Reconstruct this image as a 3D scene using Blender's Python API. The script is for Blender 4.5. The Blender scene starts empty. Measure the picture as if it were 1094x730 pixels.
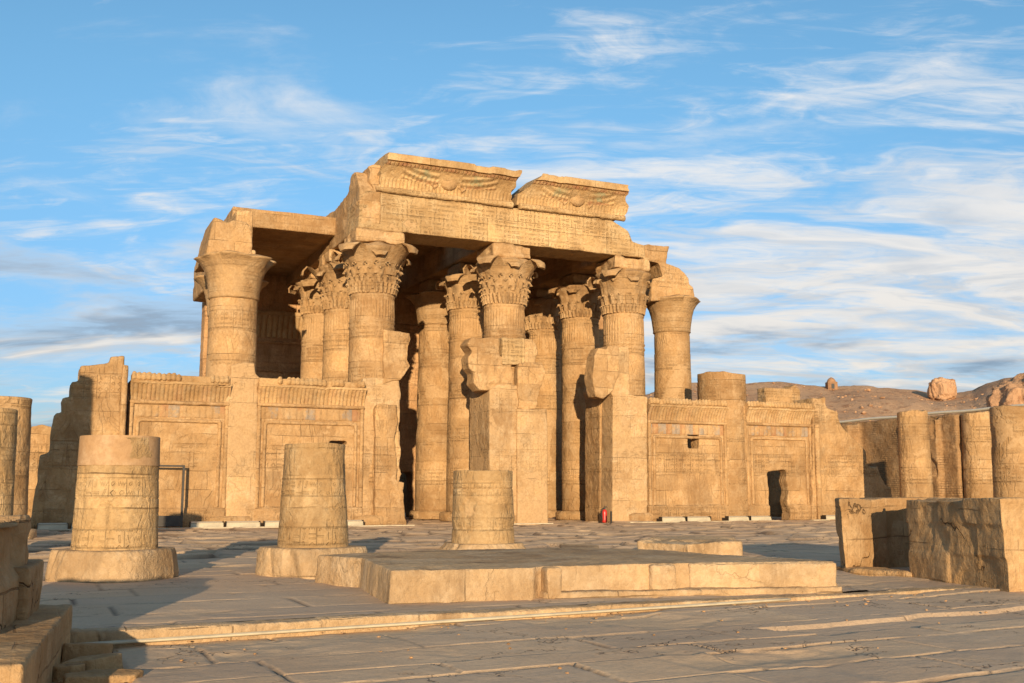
import bpy, bmesh, math, random
import numpy as np
from mathutils import Vector, Matrix
S = bpy.context.scene
COL = S.collection
rad = math.radians

# ------------------------------------------------------------------ camera, sky, sun, exposure
CAM_H = 1.5
PITCH = math.atan(163 / 1140.0)
AZ = rad(65.6)                      # heading of the view, measured from the facade direction (+X)
cd = bpy.data.cameras.new('camera'); cam = bpy.data.objects.new('camera', cd); COL.objects.link(cam)
cam.location = (0, 0, CAM_H)
cam.rotation_euler = (rad(90) + PITCH, 0, AZ - rad(90))
cd.sensor_width = 36; cd.lens = 36 * 1140 / 1094.0
cd.clip_start = 0.1; cd.clip_end = 20000
S.camera = cam

SUN_EL = 8.5
SUN_AZ = 21.5                       # shadows run this far to the right of +Y
W = bpy.data.worlds.new('World'); S.world = W; W.use_nodes = True
sl = bpy.data.lights.new('sun', 'SUN'); so = bpy.data.objects.new('sun', sl); COL.objects.link(so)
sl.energy = 5.0; sl.angle = rad(0.5); sl.color = (1.0, 0.79, 0.52)
sd = Vector((math.sin(rad(SUN_AZ)) * math.cos(rad(SUN_EL)), math.cos(rad(SUN_AZ)) * math.cos(rad(SUN_EL)), -math.sin(rad(SUN_EL))))
so.rotation_euler = sd.to_track_quat('-Z', 'Y').to_euler()
so.location = (-20, -40, 30)
S.view_settings.view_transform = 'Standard'; S.view_settings.look = 'None'
S.view_settings.gamma = 1; S.view_settings.use_curve_mapping = False
S.view_settings.exposure = 0.38
S.render.engine = 'CYCLES'
S.cycles.max_bounces = 6; S.cycles.diffuse_bounces = 4

# ------------------------------------------------------------------ node helpers
class NT:
    def __init__(s, tree): s.t = tree
    def n(s, typ, **kw):
        nd = s.t.nodes.new(typ)
        for k, v in kw.items(): setattr(nd, k, v)
        return nd
    def put(s, nd, idx, v):
        if v is None: return
        if isinstance(v, bpy.types.NodeSocket): s.t.links.new(v, nd.inputs[idx])
        else: nd.inputs[idx].default_value = v
    def m(s, op, a, b=None, c=None, clamp=False):
        nd = s.n('ShaderNodeMath', operation=op); nd.use_clamp = clamp
        s.put(nd, 0, a); s.put(nd, 1, b); s.put(nd, 2, c)
        return nd.outputs[0]
    def vm(s, op, a, b=None):
        nd = s.n('ShaderNodeVectorMath', operation=op); s.put(nd, 0, a); s.put(nd, 1, b)
        return nd.outputs['Value'] if op in ('LENGTH', 'DOT_PRODUCT', 'DISTANCE') else nd.outputs[0]
    def sep(s, v):
        nd = s.n('ShaderNodeSeparateXYZ'); s.put(nd, 0, v); return nd.outputs
    def comb(s, x, y, z=0.0):
        nd = s.n('ShaderNodeCombineXYZ'); s.put(nd, 0, x); s.put(nd, 1, y); s.put(nd, 2, z); return nd.outputs[0]
    def noise(s, v, scale, detail=4.0, rough=0.55, dist=0.0):
        nd = s.n('ShaderNodeTexNoise'); s.put(nd, 'Vector', v)
        nd.inputs['Scale'].default_value = scale; nd.inputs['Detail'].default_value = detail
        nd.inputs['Roughness'].default_value = rough; nd.inputs['Distortion'].default_value = dist
        return nd.outputs[0]
    def ss(s, v, a, b):                 # smooth step a..b -> 0..1
        nd = s.n('ShaderNodeMapRange', interpolation_type='SMOOTHSTEP'); s.put(nd, 0, v)
        nd.inputs[1].default_value = a; nd.inputs[2].default_value = b
        return nd.outputs[0]
    def mix(s, f, a, b, blend='MIX'):
        nd = s.n('ShaderNodeMix', data_type='RGBA', blend_type=blend)
        s.put(nd, 0, f)
        s.put(nd, 6, a if isinstance(a, bpy.types.NodeSocket) else (*a, 1) if len(a) == 3 else a)
        s.put(nd, 7, b if isinstance(b, bpy.types.NodeSocket) else (*b, 1) if len(b) == 3 else b)
        return nd.outputs[2]

# ------------------------------------------------------------------ world: Nishita sky with high cloud
w = NT(W.node_tree); W.node_tree.nodes.clear()
sky = w.n('ShaderNodeTexSky', sky_type='NISHITA'); sky.sun_disc = False
sky.sun_elevation = rad(SUN_EL); sky.sun_rotation = rad(180 + SUN_AZ)
sky.air_density = 1.0; sky.dust_density = 0.4; sky.ozone_density = 2.0; sky.altitude = 100
tc = w.n('ShaderNodeTexCoord')
d = tc.outputs['Generated']
dx, dy, dz = w.sep(d)[0:3]
a = AZ
# compass axes turned to the view heading, then projected on a flat cloud layer high above
ux = w.m('ADD', w.m('MULTIPLY', dx, math.sin(a)), w.m('MULTIPLY', dy, -math.cos(a)))
uy = w.m('ADD', w.m('MULTIPLY', dx, math.cos(a)), w.m('MULTIPLY', dy, math.sin(a)))
den = w.m('ADD', w.m('MAXIMUM', dz, 0.0), 0.16)
P = w.comb(w.m('DIVIDE', ux, den), w.m('DIVIDE', uy, den), 0.0)
def layer(rz, sx, sy, loc, sc, warp_amt, det=9, rough=0.6):
    mp = w.n('ShaderNodeMapping'); mp.inputs['Rotation'].default_value = (0, 0, rad(rz)); mp.inputs['Scale'].default_value = (sx, sy, 1); mp.inputs['Location'].default_value = (*loc, 0)
    w.put(mp, 'Vector', P); v = mp.outputs[0]
    wp = w.n('ShaderNodeTexNoise'); w.put(wp, 'Vector', v); wp.inputs['Scale'].default_value = sc * .8; wp.inputs['Detail'].default_value = 3
    v = w.vm('ADD', v, w.vm('MULTIPLY', w.vm('SUBTRACT', wp.outputs['Color'], (0.5, 0.5, 0.5)), (warp_amt, warp_amt, 0)))
    return w.noise(v, sc, det, rough), v
nA, vA = layer(48, 0.8, 1.7, (9.1, 3.6), 2.2, 1.3)             # fibrous cirrus
nF, vF = layer(52, 0.9, 3.6, (5.7, 2.4), 2.6, 0.9, 11, 0.70)    # fine combed fibres
nB, vB = layer(14, 0.75, 1.3, (3.2, 9.3), 1.5, 0.6, 9, 0.60)   # low flat banks
nC, vC = layer(0, 0.5, 0.5, (2.1, 0.6), 0.8, 0.2, 2, 0.5)       # where the cloud gathers
gath = w.m('MULTIPLY', w.m('SUBTRACT', nC, 0.5), 0.40)
rgt = w.m('MULTIPLY', w.ss(ux, -0.12, 0.30), 0.06)
upl = w.m('MULTIPLY', w.m('MULTIPLY', w.ss(ux, 0.05, -0.35), w.ss(dz, 0.30, 0.48)), -0.10)
fA = w.m('ADD', w.m('ADD', w.m('MULTIPLY', nA, 0.86), w.m('MULTIPLY', nF, 0.50)), w.m('ADD', w.m('ADD', gath, upl), w.m('ADD', rgt, w.m('MULTIPLY', w.ss(dz, .44, .22), .09))))
mA = w.m('MULTIPLY', w.ss(fA, 0.68, 0.96), 0.95)
low = w.m('MULTIPLY', w.ss(dz, 0.40, 0.12), 0.155)
fB = w.m('ADD', w.m('ADD', w.m('MULTIPLY', nB, 0.9), w.m('MULTIPLY', nF, 0.12)), low)
mB = w.ss(fB, 0.58, 0.80)
mask = w.m('MAXIMUM', mA, mB)
sh = w.m('MULTIPLY', w.ss(w.noise(w.vm('ADD', vB, (0.06, 0.22, 0)), 1.4, 5, 0.55), 0.38, 0.56), w.ss(dz, 0.36, 0.16))
elevf = w.ss(dz, 0.03, 0.36)
cwhite = w.mix(elevf, (0.98, 0.90, 0.80), (0.97, 0.96, 0.95))
cgrey = w.mix(elevf, (0.26, 0.35, 0.46), (0.55, 0.68, 0.84))
shA = w.m('MULTIPLY', w.ss(w.noise(vA, 2.3, 5, .6), 0.44, 0.64), 0.42)
ccol = w.mix(w.m('MAXIMUM', w.m('MULTIPLY', sh, w.ss(fB, 0.58, 0.76)), shA), cwhite, cgrey)
tint = w.mix(w.ss(dz, -0.05, 0.42), (0.40, 0.50, 0.84), (0.78, 1.06, 1.14))
skyc = w.mix(1.0, sky.outputs[0], tint, 'MULTIPLY')
bg1 = w.n('ShaderNodeBackground'); w.put(bg1, 0, skyc); bg1.inputs[1].default_value = 0.15
bg2 = w.n('ShaderNodeBackground'); w.put(bg2, 0, ccol); bg2.inputs[1].default_value = 0.70
ms = w.n('ShaderNodeMixShader'); w.put(ms, 0, mask); w.put(ms, 1, bg1.outputs[0]); w.put(ms, 2, bg2.outputs[0])
wo = w.n('ShaderNodeOutputWorld'); w.put(wo, 0, ms.outputs[0])

# ------------------------------------------------------------------ measuring: photo pixel -> point on a chosen plane of the site
_F = np.array([math.cos(AZ) * math.cos(PITCH), math.sin(AZ) * math.cos(PITCH), math.sin(PITCH)])
_R = np.array([math.sin(AZ), -math.cos(AZ), 0]); _U = np.cross(_R, _F); _C = np.array([0, 0, CAM_H])
def ray(x, y): return _F * 1140 + _R * (x - 547) - _U * (y - 365)
def PZ(x, y, z=0.0):
    r = ray(x, y); return _C + r * ((z - CAM_H) / r[2])
def PY(x, y, Y):
    r = ray(x, y); return _C + r * (Y / r[1])
def XZ(pts, Y): return [(float(p[0]), float(p[2])) for p in (PY(x, y, Y) for x, y in pts)]
def XY(pts, z): return [(float(p[0]), float(p[1])) for p in (PZ(x, y, z) for x, y in pts)]

# ------------------------------------------------------------------ vector noise
_rs = np.random.RandomState(7); _L = _rs.rand(4096)
def _h(i, j, k): return _L[((i * 73856093) ^ (j * 19349663) ^ (k * 83492791)) & 4095]
def vn(p):
    i = np.floor(p).astype(np.int64); f = p - i; f = f * f * (3 - 2 * f); r = 0
    for a in (0, 1):
        for b in (0, 1):
            for c in (0, 1):
                wgt = (f[..., 0] if a else 1 - f[..., 0]) * (f[..., 1] if b else 1 - f[..., 1]) * (f[..., 2] if c else 1 - f[..., 2])
                r = r + wgt * _h(i[..., 0] + a, i[..., 1] + b, i[..., 2] + c)
    return r
def fbm(p, o=4):
    s = 0; a = 1; t = 0
    for k in range(o):
        s = s + a * vn(p * 2 ** k + k * 17.3); t += a; a *= .5
    return s / t
def vn2(x, y, s, seed=0.0, o=3):
    return fbm(np.stack([x * s, y * s, np.full_like(x, seed)], -1), o)

# ------------------------------------------------------------------ stone
def stone(name, col=(0.47, 0.30, 0.155), relief=1.0, joints=(1.7, 0.85), patch=0.35, stain=0.5, gs=0.27, rough_amt=1.0, jw=0.010, band=3.0, patchcol=(0.50, 0.315, 0.175), foot_dark=0.0, crack=0.0, rules=1.0):
    m = bpy.data.materials.new(name); m.use_nodes = True; t = NT(m.node_tree); m.node_tree.nodes.clear()
    out = t.n('ShaderNodeOutputMaterial'); bs = t.n('ShaderNodeBsdfPrincipled'); t.put(out, 0, bs.outputs[0])
    bs.inputs['Roughness'].default_value = 0.93; bs.inputs['Specular IOR Level'].default_value = 0.15
    uv = t.n('ShaderNodeUVMap').outputs[0]
    ob = t.n('ShaderNodeTexCoord').outputs['Object']
    rnd = t.n('ShaderNodeObjectInfo').outputs['Random']
    o3 = t.vm('ADD', ob, t.comb(t.m('MULTIPLY', rnd, 37.0), t.m('MULTIPLY', rnd, 53.0), 0.0))
    wob = t.n('ShaderNodeTexNoise'); t.put(wob, 'Vector', o3); wob.inputs['Scale'].default_value = 1.1; wob.inputs['Detail'].default_value = 4
    uvw = t.vm('ADD', uv, t.vm('MULTIPLY', t.vm('SUBTRACT', wob.outputs['Color'], (.5, .5, .5)), (0.14, 0.10, 0)))
    br = t.n('ShaderNodeTexBrick'); t.put(br, 'Vector', uvw)
    br.inputs['Scale'].default_value = 1; br.inputs['Brick Width'].default_value = joints[0]; br.inputs['Row Height'].default_value = joints[1]
    br.inputs['Mortar Size'].default_value = jw; br.inputs['Mortar Smooth'].default_value = 0.4
    br.inputs['Color1'].default_value = (0.25, 0.25, 0.25, 1); br.inputs['Color2'].default_value = (0.75, 0.75, 0.75, 1); br.inputs['Mortar'].default_value = (.5, .5, .5, 1)
    jn = t.m('MULTIPLY', br.outputs['Fac'], t.ss(t.noise(o3, 0.8, 3), 0.44, 0.64))
    nbig = t.noise(o3, 0.33, 4, 0.6); nmid = t.noise(o3, 1.6, 7, 0.68); nfine = t.noise(o3, 9.0, 7, 0.72)
    pm = t.ss(t.noise(t.vm('ADD', o3, (9.1, 3.3, 5.5)), 0.36, 5, 0.62, 0.5), 0.70 - 0.30 * patch, 0.73 - 0.30 * patch) if patch > 0 else None
    h = None
    u, v = t.sep(uv)[0:2]
    if relief > 0:
        cu = t.m('DIVIDE', u, gs); cv = t.m('DIVIDE', v, gs)
        idv = t.comb(t.m('FLOOR', cu), t.m('FLOOR', cv), 0.0)
        wn = t.n('ShaderNodeTexWhiteNoise', noise_dimensions='2D'); t.put(wn, 'Vector', idv)
        r1 = wn.outputs['Value']; rc = t.sep(wn.outputs['Color'])
        fx = t.m('SUBTRACT', t.m('FRACT', cu), 0.5); fy = t.m('SUBTRACT', t.m('FRACT', cv), 0.5)
        ax = t.m('ABSOLUTE', fx); ay = t.m('ABSOLUTE', fy)
        ring = t.ss(t.m('ABSOLUTE', t.m('SUBTRACT', t.vm('LENGTH', t.comb(fx, fy, 0.0)), t.m('MULTIPLY_ADD', rc[1], 0.16, 0.12))), 0.09, 0.04)
        hb = t.m('MULTIPLY', t.ss(t.m('ABSOLUTE', t.m('SUBTRACT', ay, t.m('MULTIPLY', rc[2], 0.3))), 0.10, 0.05), t.ss(ax, 0.42, 0.36))
        vb = t.m('MULTIPLY', t.ss(t.m('ABSOLUTE', t.m('ADD', fx, t.m('MULTIPLY', fy, t.m('MULTIPLY_ADD', rc[2], 0.8, -0.4)))), 0.12, 0.06), t.ss(ay, 0.42, 0.36))
        zz = t.ss(t.m('ABSOLUTE', t.m('SUBTRACT', fy, t.m('MULTIPLY', t.m('SINE', t.m('MULTIPLY', fx, 22.0)), 0.15))), 0.11, 0.05)
        blob = t.ss(t.m('ADD', t.m('MULTIPLY', ax, rc[0]), ay), 0.36, 0.24)
        g = ring
        for thr, alt in ((0.12, hb), (0.38, vb), (0.62, zz), (0.80, blob)):
            sel = t.m('GREATER_THAN', r1, thr)
            g = t.m('ADD', t.m('MULTIPLY', g, t.m('SUBTRACT', 1.0, sel)), t.m('MULTIPLY', alt, sel))
        # column rules between the glyph columns and register lines
        rule = t.ss(t.m('ABSOLUTE', t.m('SUBTRACT', t.m('FRACT', t.m('DIVIDE', u, gs * 2)), 0.5)), 0.465, 0.49)
        vb_ = t.m('FRACT', t.m('DIVIDE', t.m('ADD', v, 0.35), band))
        gband = t.ss(vb_, 0.36, 0.34) if rules else 1.0
        lines = t.m('ADD', t.m('MULTIPLY', t.ss(t.m('ABSOLUTE', t.m('SUBTRACT', vb_, 0.37)), 0.013, 0.005), rules), t.ss(t.m('ABSOLUTE', t.m('SUBTRACT', vb_, 0.02)), 0.013, 0.005))
        # figure carving: contours of a tall-stretched field
        fn = t.noise(t.vm('MULTIPLY', uv, (1.5, 0.55, 1)), 1.0, 2.5, 0.5, 0.5)
        fl = t.ss(t.m('ABSOLUTE', t.m('SUBTRACT', t.m('FRACT', t.m('MULTIPLY', fn, 7.0)), 0.5)), 0.34, 0.46)
        fb = t.ss(t.m('FRACT', t.m('MULTIPLY', fn, 3.5)), 0.35, 0.6)
        car = t.m('ADD', t.m('MULTIPLY', gband, t.m('MAXIMUM', g, t.m('MULTIPLY', rule, rules))), t.m('MULTIPLY', t.m('SUBTRACT', 1.0, gband), t.m('ADD', t.m('MULTIPLY', fl, 0.45), t.m('MULTIPLY', fb, 0.6))))
        car = t.m('ADD', car, lines)
        wear = t.ss(t.noise(o3, 0.7, 5, 0.6), 0.34, 0.60)
        car = t.m('MULTIPLY', car, wear)
        if pm is not None: car = t.m('MULTIPLY', car, t.m('SUBTRACT', 1.0, pm))
        h = t.m('MULTIPLY', car, -0.034 * relief)
    def addh(hh, x): return x if hh is None else t.m('ADD', hh, x)
    h = addh(h, t.m('MULTIPLY', jn, -0.03))
    er = t.m('MULTIPLY', nmid, 0.13 * rough_amt)
    if pm is not None: er = t.m('MULTIPLY', er, t.m('SUBTRACT', 1.0, t.m('MULTIPLY', pm, 0.75)))
    h = addh(h, er); h = addh(h, t.m('MULTIPLY', nfine, 0.026 * rough_amt))
    h = addh(h, t.m('MULTIPLY', t.m('SUBTRACT', t.sep(br.outputs['Color'])[0], 0.5), 0.012))
    if pm is not None: h = addh(h, t.m('MULTIPLY', pm, 0.03))
    if crack > 0:
        cw = t.n('ShaderNodeTexNoise'); t.put(cw, 'Vector', o3); cw.inputs['Scale'].default_value = 2.0; cw.inputs['Detail'].default_value = 5
        vo = t.n('ShaderNodeTexVoronoi', feature='DISTANCE_TO_EDGE'); vo.inputs['Scale'].default_value = 0.75
        t.put(vo, 'Vector', t.vm('ADD', o3, t.vm('MULTIPLY', t.vm('SUBTRACT', cw.outputs['Color'], (.5, .5, .5)), (1.0, 1.0, 1.0))))
        ckk = t.m('MULTIPLY', t.ss(vo.outputs['Distance'], 0.014, 0.002), t.m('MULTIPLY', t.ss(t.noise(o3, .9, 4), 0.50, 0.58), crack))
        h = addh(h, t.m('MULTIPLY', ckk, -0.04))
    bu = t.n('ShaderNodeBump'); bu.inputs['Distance'].default_value = 1.0; bu.inputs['Strength'].default_value = 1.0; t.put(bu, 'Height', h)
    t.put(bs, 'Normal', bu.outputs[0])
    c = Vector((col[0] * .96, col[1] * .93, col[2] * .85)); patchcol = (patchcol[0] * .96, patchcol[1] * .98, patchcol[2] * .90)
    cA = tuple(Vector((c.x * .72, c.y * .66, c.z * .60))); cB = tuple(Vector((c.x * 1.2, c.y * 1.18, c.z * 1.14)))
    cc = t.mix(t.ss(nbig, 0.32, 0.66), cA, cB)
    cc = t.mix(t.m('MULTIPLY', t.ss(nmid, 0.40, 0.66), 0.55), cc, (c.x * 1.12, c.y * 1.18, c.z * 1.30))
    cc = t.mix(t.m('MULTIPLY', t.ss(t.noise(t.vm('ADD', o3, (3.1, 8.3, 1.5)), 0.9, 7, 0.7), 0.50, 0.62), 0.45), cc, (c.x * 1.28, c.y * 1.42, c.z * 1.65))
    bc = t.m('MULTIPLY_ADD', t.sep(br.outputs['Color'])[0], 0.55, 0.725)
    cc = t.mix(1.0, cc, t.comb(bc, bc, bc), 'MULTIPLY')
    stn = t.noise(t.vm('MULTIPLY', o3, (1.3, 1.3, 0.35)), 0.9, 6, 0.65)
    gw_ = t.ss(t.noise(t.vm('ADD', o3, (21.0, 4.0, 13.0)), 0.55, 7, 0.7), 0.52, 0.66)
    cc = t.mix(t.m('MULTIPLY', gw_, .5 * stain), cc, (c.x * .58, c.y * .62, c.z * .70))
    cc = t.mix(t.m('MULTIPLY', t.ss(stn, 0.52, 0.72), stain), cc, (c.x * 0.42, c.y * 0.38, c.z * 0.36))
    cc = t.mix(t.m('MULTIPLY', t.ss(t.noise(o3, 3.5, 8, 0.75), 0.56, 0.70), 0.35 * stain + .05), cc, (c.x * 0.5, c.y * 0.42, c.z * 0.36))
    if pm is not None: cc = t.mix(t.m('MULTIPLY', pm, 0.8), cc, patchcol)
    if relief > 0: cc = t.mix(t.m('MULTIPLY', car, 0.20 * min(relief, 1.2)), cc, (c.x * 0.45, c.y * 0.38, c.z * 0.34))  # groove shading mixed into the base colour so the carving stands out
    cc = t.mix(t.m('MULTIPLY', t.ss(nfine, 0.40, 0.62), 0.38), cc, (c.x * 0.62, c.y * 0.56, c.z * 0.50))
    cc = t.mix(t.m('MULTIPLY', jn, 0.6), cc, (c.x * 0.22, c.y * 0.18, c.z * 0.15))
    if foot_dark > 0:
        oz = t.sep(t.n('ShaderNodeNewGeometry').outputs['Position'])[2]
        dm = t.ss(t.m('ADD', oz, t.m('MULTIPLY', nbig, -3.0)), -0.3, -1.5)  # tone gets darker towards the bottom of the masonry
        cc = t.mix(t.m('MULTIPLY', dm, foot_dark), cc, (c.x * 0.5, c.y * 0.45, c.z * 0.42))
    if crack > 0: cc = t.mix(t.m('MULTIPLY', ckk, .75), cc, (c.x * 0.2, c.y * 0.16, c.z * 0.13))
    t.put(bs, 'Base Color', cc)
    return m
M = {}
M['wall'] = stone('sandstone_carved', relief=1.0, patch=0.25, stain=0.55, foot_dark=.4)
M['column'] = stone('sandstone_column', relief=0.9, joints=(30, 1.15), patch=0.40, stain=0.4, gs=.24, band=2.4, foot_dark=.3)
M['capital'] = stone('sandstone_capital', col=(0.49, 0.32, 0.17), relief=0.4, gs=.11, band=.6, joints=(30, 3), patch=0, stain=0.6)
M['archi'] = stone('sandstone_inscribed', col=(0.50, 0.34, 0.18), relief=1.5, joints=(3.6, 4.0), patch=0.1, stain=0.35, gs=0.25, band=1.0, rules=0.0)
M['block'] = stone('sandstone_block', relief=0.45, patch=0.3, stain=0.5, joints=(1.9, 0.9), crack=.35)
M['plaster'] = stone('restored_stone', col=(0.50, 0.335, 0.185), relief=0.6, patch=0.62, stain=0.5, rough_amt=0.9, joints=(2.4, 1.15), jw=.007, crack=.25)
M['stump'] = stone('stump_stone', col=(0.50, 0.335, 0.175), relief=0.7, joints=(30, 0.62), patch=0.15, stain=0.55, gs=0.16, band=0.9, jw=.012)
M['slab'] = stone('slab_stone', col=(0.52, 0.365, 0.22), relief=0.0, joints=(2.3, 5), patch=0.25, stain=0.95, rough_amt=1.0, jw=.010, crack=.2)
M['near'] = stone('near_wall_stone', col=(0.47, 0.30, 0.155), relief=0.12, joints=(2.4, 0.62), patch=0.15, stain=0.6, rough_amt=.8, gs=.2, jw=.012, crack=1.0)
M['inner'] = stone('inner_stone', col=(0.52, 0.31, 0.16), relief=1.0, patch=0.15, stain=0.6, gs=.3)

# ------------------------------------------------------------------ mesh helpers
def link(name, me, mat, parent=None, label=None, cat=None, group=None, kind=None):
    o = bpy.data.objects.new(name, me); COL.objects.link(o)
    if mat is not None:
        me.materials.clear(); me.materials.append(mat)
    if parent is not None:
        o.parent = parent
        o.matrix_parent_inverse = Matrix.Translation(-Vector(world_loc(parent)))
    tag(o, label, cat, group, kind); return o
def world_loc(o):
    l = Vector(o.location) if o.parent is None else Vector(o.location)
    return l
def tag(o, label=None, cat=None, group=None, kind=None):
    if label: o['label'] = label
    if cat: o['category'] = cat
    if group: o['group'] = group
    if kind: o['kind'] = kind
def empty(name, loc, label, cat, group=None):
    o = bpy.data.objects.new(name, None); COL.objects.link(o); o.location = loc; tag(o, label, cat, group); return o
def box(bm, x0, x1, y0, y1, z0, z1, rz=0, piv=None):
    vs = [bm.verts.new(c) for c in ((x0, y0, z0), (x1, y0, z0), (x1, y1, z0), (x0, y1, z0), (x0, y0, z1), (x1, y0, z1), (x1, y1, z1), (x0, y1, z1))]
    for f in ((3, 2, 1, 0), (4, 5, 6, 7), (0, 1, 5, 4), (1, 2, 6, 5), (2, 3, 7, 6), (3, 0, 4, 7)): bm.faces.new([vs[i] for i in f])
    if rz:
        p = piv or ((x0 + x1) / 2, (y0 + y1) / 2, 0)
        bmesh.ops.rotate(bm, verts=vs, cent=p, matrix=Matrix.Rotation(rz, 3, 'Z'))
    return vs
def area2(p): return sum(p[i][0] * p[(i + 1) % len(p)][1] - p[(i + 1) % len(p)][0] * p[i][1] for i in range(len(p)))
def prism_y(bm, poly, y0, y1):          # poly in (x,z), extruded from y0 to y1
    if area2(poly) < 0: poly = poly[::-1]
    a = [bm.verts.new((x, y0, z)) for x, z in poly]; b = [bm.verts.new((x, y1, z)) for x, z in poly]
    bm.faces.new(a); bm.faces.new(b[::-1]); n = len(a)
    for i in range(n): bm.faces.new([a[(i + 1) % n], a[i], b[i], b[(i + 1) % n]])
def prism_z(bm, poly, z0, z1, top=None):
    if area2(poly) < 0:
        poly = poly[::-1]
        if top: top = top[::-1]
    a = [bm.verts.new((x, y, z0)) for x, y in poly]; b = [bm.verts.new((x, y, z1)) for x, y in (top or poly)]
    bm.faces.new(a[::-1]); bm.faces.new(b); n = len(a)
    for i in range(n): bm.faces.new([a[i], a[(i + 1) % n], b[(i + 1) % n], b[i]])
def prism_x(bm, poly, x0, x1):          # poly in (y,z)
    if area2(poly) < 0: poly = poly[::-1]
    a = [bm.verts.new((x0, y, z)) for y, z in poly]; b = [bm.verts.new((x1, y, z)) for y, z in poly]
    bm.faces.new(a[::-1]); bm.faces.new(b); n = len(a)
    for i in range(n): bm.faces.new([a[i], a[(i + 1) % n], b[(i + 1) % n], b[i]])
def tube(bm, pts, r, seg=10):
    rings = []
    for i, p in enumerate(pts):
        p = Vector(p); q = Vector(pts[min(i + 1, len(pts) - 1)]) - Vector(pts[max(i - 1, 0)])
        q.normalize(); s = q.orthogonal().normalized(); u = q.cross(s)
        rr = r[i] if isinstance(r, (list, tuple)) else r
        rings.append([bm.verts.new(p + (s * math.cos(k * math.tau / seg) + u * math.sin(k * math.tau / seg)) * rr) for k in range(seg)])
    for a, b in zip(rings, rings[1:]):
        for k in range(seg): bm.faces.new([a[k], a[(k + 1) % seg], b[(k + 1) % seg], b[k]])
    bm.faces.new(rings[0][::-1]); bm.faces.new(rings[-1])
def to_mesh(bm, name='m'):
    bmesh.ops.recalc_face_normals(bm, faces=bm.faces); me = bpy.data.meshes.new(name); bm.to_mesh(me); bm.free(); return me
def co_of(me):
    c = np.empty(len(me.vertices) * 3, np.float32); me.vertices.foreach_get('co', c); return c.reshape(-1, 3).astype(np.float64)
def set_co(me, c): me.vertices.foreach_set('co', c.astype(np.float32).ravel()); me.update()
def nrm_of(me):
    c = np.empty(len(me.vertices) * 3, np.float32); me.vertices.foreach_get('normal', c); return c.reshape(-1, 3).astype(np.float64)
def smooth(me, on=True): me.polygons.foreach_set('use_smooth', [on] * len(me.polygons)); me.update()
def box_uv(me, cyl=None):
    n = len(me.loops); vi = np.empty(n, np.int32); me.loops.foreach_get('vertex_index', vi)
    c = co_of(me)[vi]; uvl = me.uv_layers.new(name='UVMap')
    if cyl is not None:
        th = np.arctan2(c[:, 1] - cyl[1], c[:, 0] - cyl[0]); uv = np.stack([(th + math.pi) * cyl[2] + 40, c[:, 2]], -1)
    else:
        pn = np.empty(len(me.polygons) * 3, np.float32); me.polygons.foreach_get('normal', pn); pn = np.abs(pn.reshape(-1, 3))
        lt = np.empty(len(me.polygons), np.int32); me.polygons.foreach_get('loop_total', lt)
        pn = np.repeat(pn, lt, 0); ax = pn.argmax(1)
        u = np.where(ax == 0, c[:, 1], c[:, 0]); v = np.where(ax == 2, c[:, 1], c[:, 2])
        uv = np.stack([u, v], -1)
    uvl.data.foreach_set('uv', uv.astype(np.float32).ravel())
def weather(me, erode=8, disp=0.03, ns=0.9, vox=0.1, seed=0.0, dent=0.0):
    c = co_of(me); ne = len(me.edges); ev = np.empty(ne * 2, np.int32); me.edges.foreach_get('vertices', ev); ev = ev.reshape(-1, 2)
    n = len(c); deg = np.bincount(ev.ravel(), minlength=n).astype(float); deg[deg == 0] = 1
    mask = np.clip((fbm(c * ns * 1.6 + seed, 4) - 0.45) * 6, 0.06, 0.9)[:, None]
    for k in range(max(2, int(erode * .45))):
        s = np.zeros_like(c)
        for ax in range(3):
            s[:, ax] = np.bincount(ev[:, 0], weights=c[ev[:, 1], ax], minlength=n) + np.bincount(ev[:, 1], weights=c[ev[:, 0], ax], minlength=n)
        c = c + (s / deg[:, None] - c) * mask
    set_co(me, c); nn = nrm_of(me)
    d = (fbm(c * ns + 5 + seed, 4) - 0.5) * 2 * disp + (fbm(c * ns * 5 + 9, 3) - 0.5) * disp * 0.9 + (fbm(c * 9 + seed, 2) - 0.5) * min(.012, vox * .25)
    if dent > 0:
        q = fbm(c * 0.9 + 31 + seed, 3); d = d - np.clip((q - 0.56) * 9, 0, 1) * dent
    set_co(me, c + nn * d[:, None])
def solid(name, bm, mat, parent=None, vox=0.1, erode=8, disp=0.03, ns=0.9, dent=0.0, seed=0.0, cyl=None, **kw):
    me = to_mesh(bm, name)
    t = bpy.data.objects.new('tmp', me); COL.objects.link(t)
    rm = t.modifiers.new('r', 'REMESH'); rm.mode = 'VOXEL'; rm.voxel_size = vox * .82; rm.use_smooth_shade = True
    dg = bpy.context.evaluated_depsgraph_get(); me2 = bpy.data.meshes.new_from_object(t.evaluated_get(dg)); me2.name = name
    bpy.data.objects.remove(t); bpy.data.meshes.remove(me)
    weather(me2, erode, disp, ns, vox, seed, dent); smooth(me2); box_uv(me2, cyl)
    return link(name, me2, mat, parent, **kw)
def hard(name, bm, mat, parent=None, bevel=0.0, **kw):
    if bevel: bmesh.ops.bevel(bm, geom=bm.edges[:] , offset=bevel, segments=1, affect='EDGES')
    me = to_mesh(bm, name); box_uv(me); return link(name, me, mat, parent, **kw)
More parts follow.
